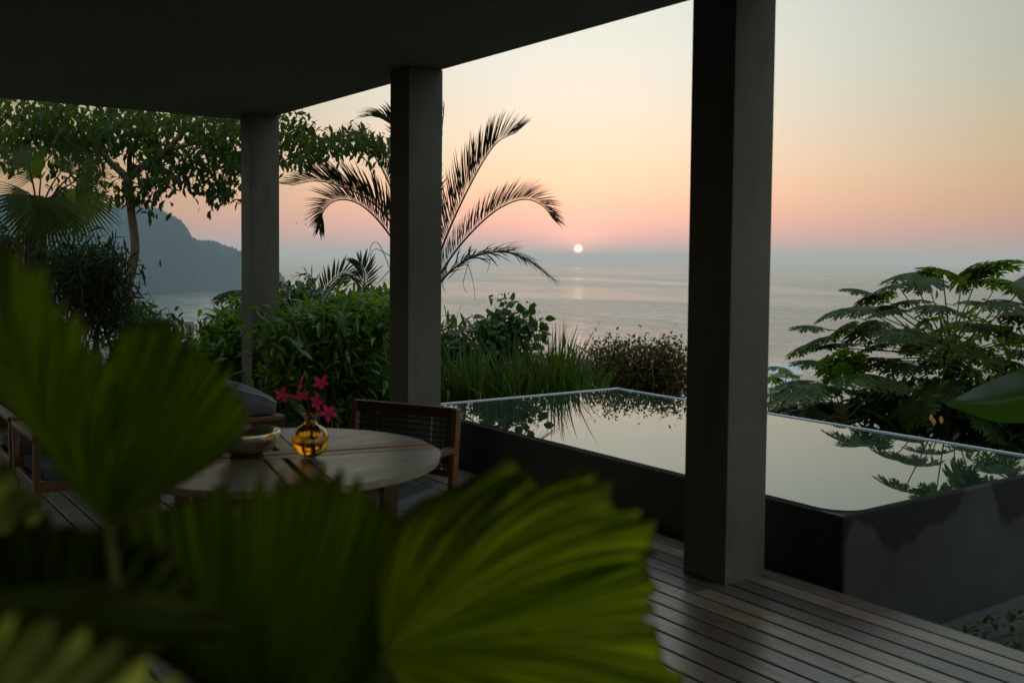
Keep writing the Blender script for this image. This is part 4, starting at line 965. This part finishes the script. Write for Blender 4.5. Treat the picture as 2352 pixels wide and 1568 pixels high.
# neighbour's flat roofs below
m_pl, T_, b_ = mat('pale_plaster', (.36, .37, .36), .85)
T_.links.new(crn(T_, noise_node(T_, .8, 5), [(.3, (.26, .27, .26)), (.7, (.38, .39, .38))]), b_.inputs['Base Color'])
nb = thing('flat_roofed_house', at(1806, 890, 46), 'pale flat roofed house below the garden, glimpsed beside the nearest column', 'house')
def bxat(x0, x1, y0, D, dep, n, m, zb, over=0):
    a = at(x0, y0, D); b = at(x1, y0, D); mm = np.eye(4); ex = unit((b-a)*[1, 1, 0]); ey = np.array([-ex[1], ex[0], 0])
    mm[:3, 0] = ex; mm[:3, 1] = ey; mm[:3, 3] = a; L = np.linalg.norm((b-a)[:2])
    mb = MB(); mb.box(-over, L+over, -over, dep+over, zb-a[2], 0, mtx=mm); return mb.build(n, m, nb, smooth=False)
bxat(1770, 1838, 862, 48, 5, 'wall', m_pl, -18); zt_ = at(1800, 862, 48)[2]; bxat(1769, 1839, 857, 48, 5, 'roof', m_pl, zt_+.005, .08)
bxat(1765, 1815, 893, 43, 3.5, 'wall', m_pl, -18); zt_ = at(1800, 893, 43)[2]; bxat(1764, 1816, 889, 43, 3.5, 'roof', m_pl, zt_+.005, .07)
bxat(1775, 1800, 872, 47.9, .2, 'window', M_DARKMET, at(1780, 884, 47.9)[2])

# broad leaved plant leaning in from the right
bp = thing('broad_leaf_plant', (4.55, 2.2, -.29), 'broad leaved plant leaning in at the right edge', 'plant')
def blade(pts, wl, nv, name='leaf', m=L_BIG, fold=.3, wave=.0):
    """leaf blade along a midrib with explicit half widths (m)"""
    c = curve(pts, 20); tg = unit(np.gradient(c, axis=0)); V = []; UVs = []
    for i in range(20):
        s_ = i/19; w = np.interp(s_, np.linspace(0, 1, len(wl)), wl); sv = unit(np.cross(tg[i], nv)); up_ = np.cross(sv, tg[i])
        for j in range(-4, 5):
            q = j/4; V.append(c[i]+sv*w*q+up_*(fold*w*abs(q)**1.3+wave*math.sin(s_*14+q)*abs(q)))
    mb = MB(); mb.add(V, [(i*9+j, i*9+j+1, (i+1)*9+j+1, (i+1)*9+j) for i in range(19) for j in range(8)])
    return mb.build(name, m, bp)
BD = 4.6
blade([at(2480, 900, BD), at(2400, 905, BD), at(2300, 920, BD-.05), at(2225, 925, BD-.1), at(2172, 926, BD-.12)], [.10, .12, .09, .04, .003], unit(UP*.12-FW*.95), fold=-.55, wave=.006)
blade([at(2520, 640, BD), at(2440, 655, BD), at(2375, 665, BD), at(2318, 655, BD-.05)], [.10, .12, .09, .004], unit(UP*.3-FW), fold=-.2, wave=.004)
mb = MB(); r0 = np.array([4.55, 2.2, -.29])
for tpt in (at(2480, 900, BD), at(2520, 640, BD)): mb.tube(curve([r0, r0*.5+tpt*.5+np.array([.1, -.1, .05]), tpt], 12), [.016, .009], 8)
mb.build('stem', M_STEM, bp)

# ground cover beside the path
mb = MB(); n = 5200
xy = np.stack([rng.uniform(3.95, 6.6, n), rng.uniform(.3, 2.62, n)], 1)
dens = np.array([mnoise.noise((a*2.2, b*2.2, 1)) for a, b in xy]); xy = xy[(dens > -.25)]
P = np.c_[xy, -.28+rng.uniform(0, .06, len(xy))]
d = rng.normal(size=P.shape)*[1, 1, .5]+[0, 0, .7]
mb.inst(*leafT(3, .22, .25, .3), scaled(frames(d, (0, 0, 1)), rng.uniform(.03, .07, len(P))), P)
gc = mb.build('ground_cover', M_COVER); gc['kind'] = 'stuff'
# scattered undergrowth on the slope so the ground never reads bare
mb = MB(); cen = []
for i in range(520):
    a = R(rng.uniform(2, 66)); st0 = 15.5 if a < R(24) else 11.5; D = st0+rng.uniform(0, 1)**2*45
    x, y = D*math.sin(a), D*math.cos(a); cen.append((x, y, ground_z(x, y)+rng.uniform(0, .5)))
clump_leaves(mb, np.array(cen), 26, .24, leafT(3, .22, .2, .3), .42); o = mb.build('undergrowth', L_SHRUB2); o['kind'] = 'stuff'
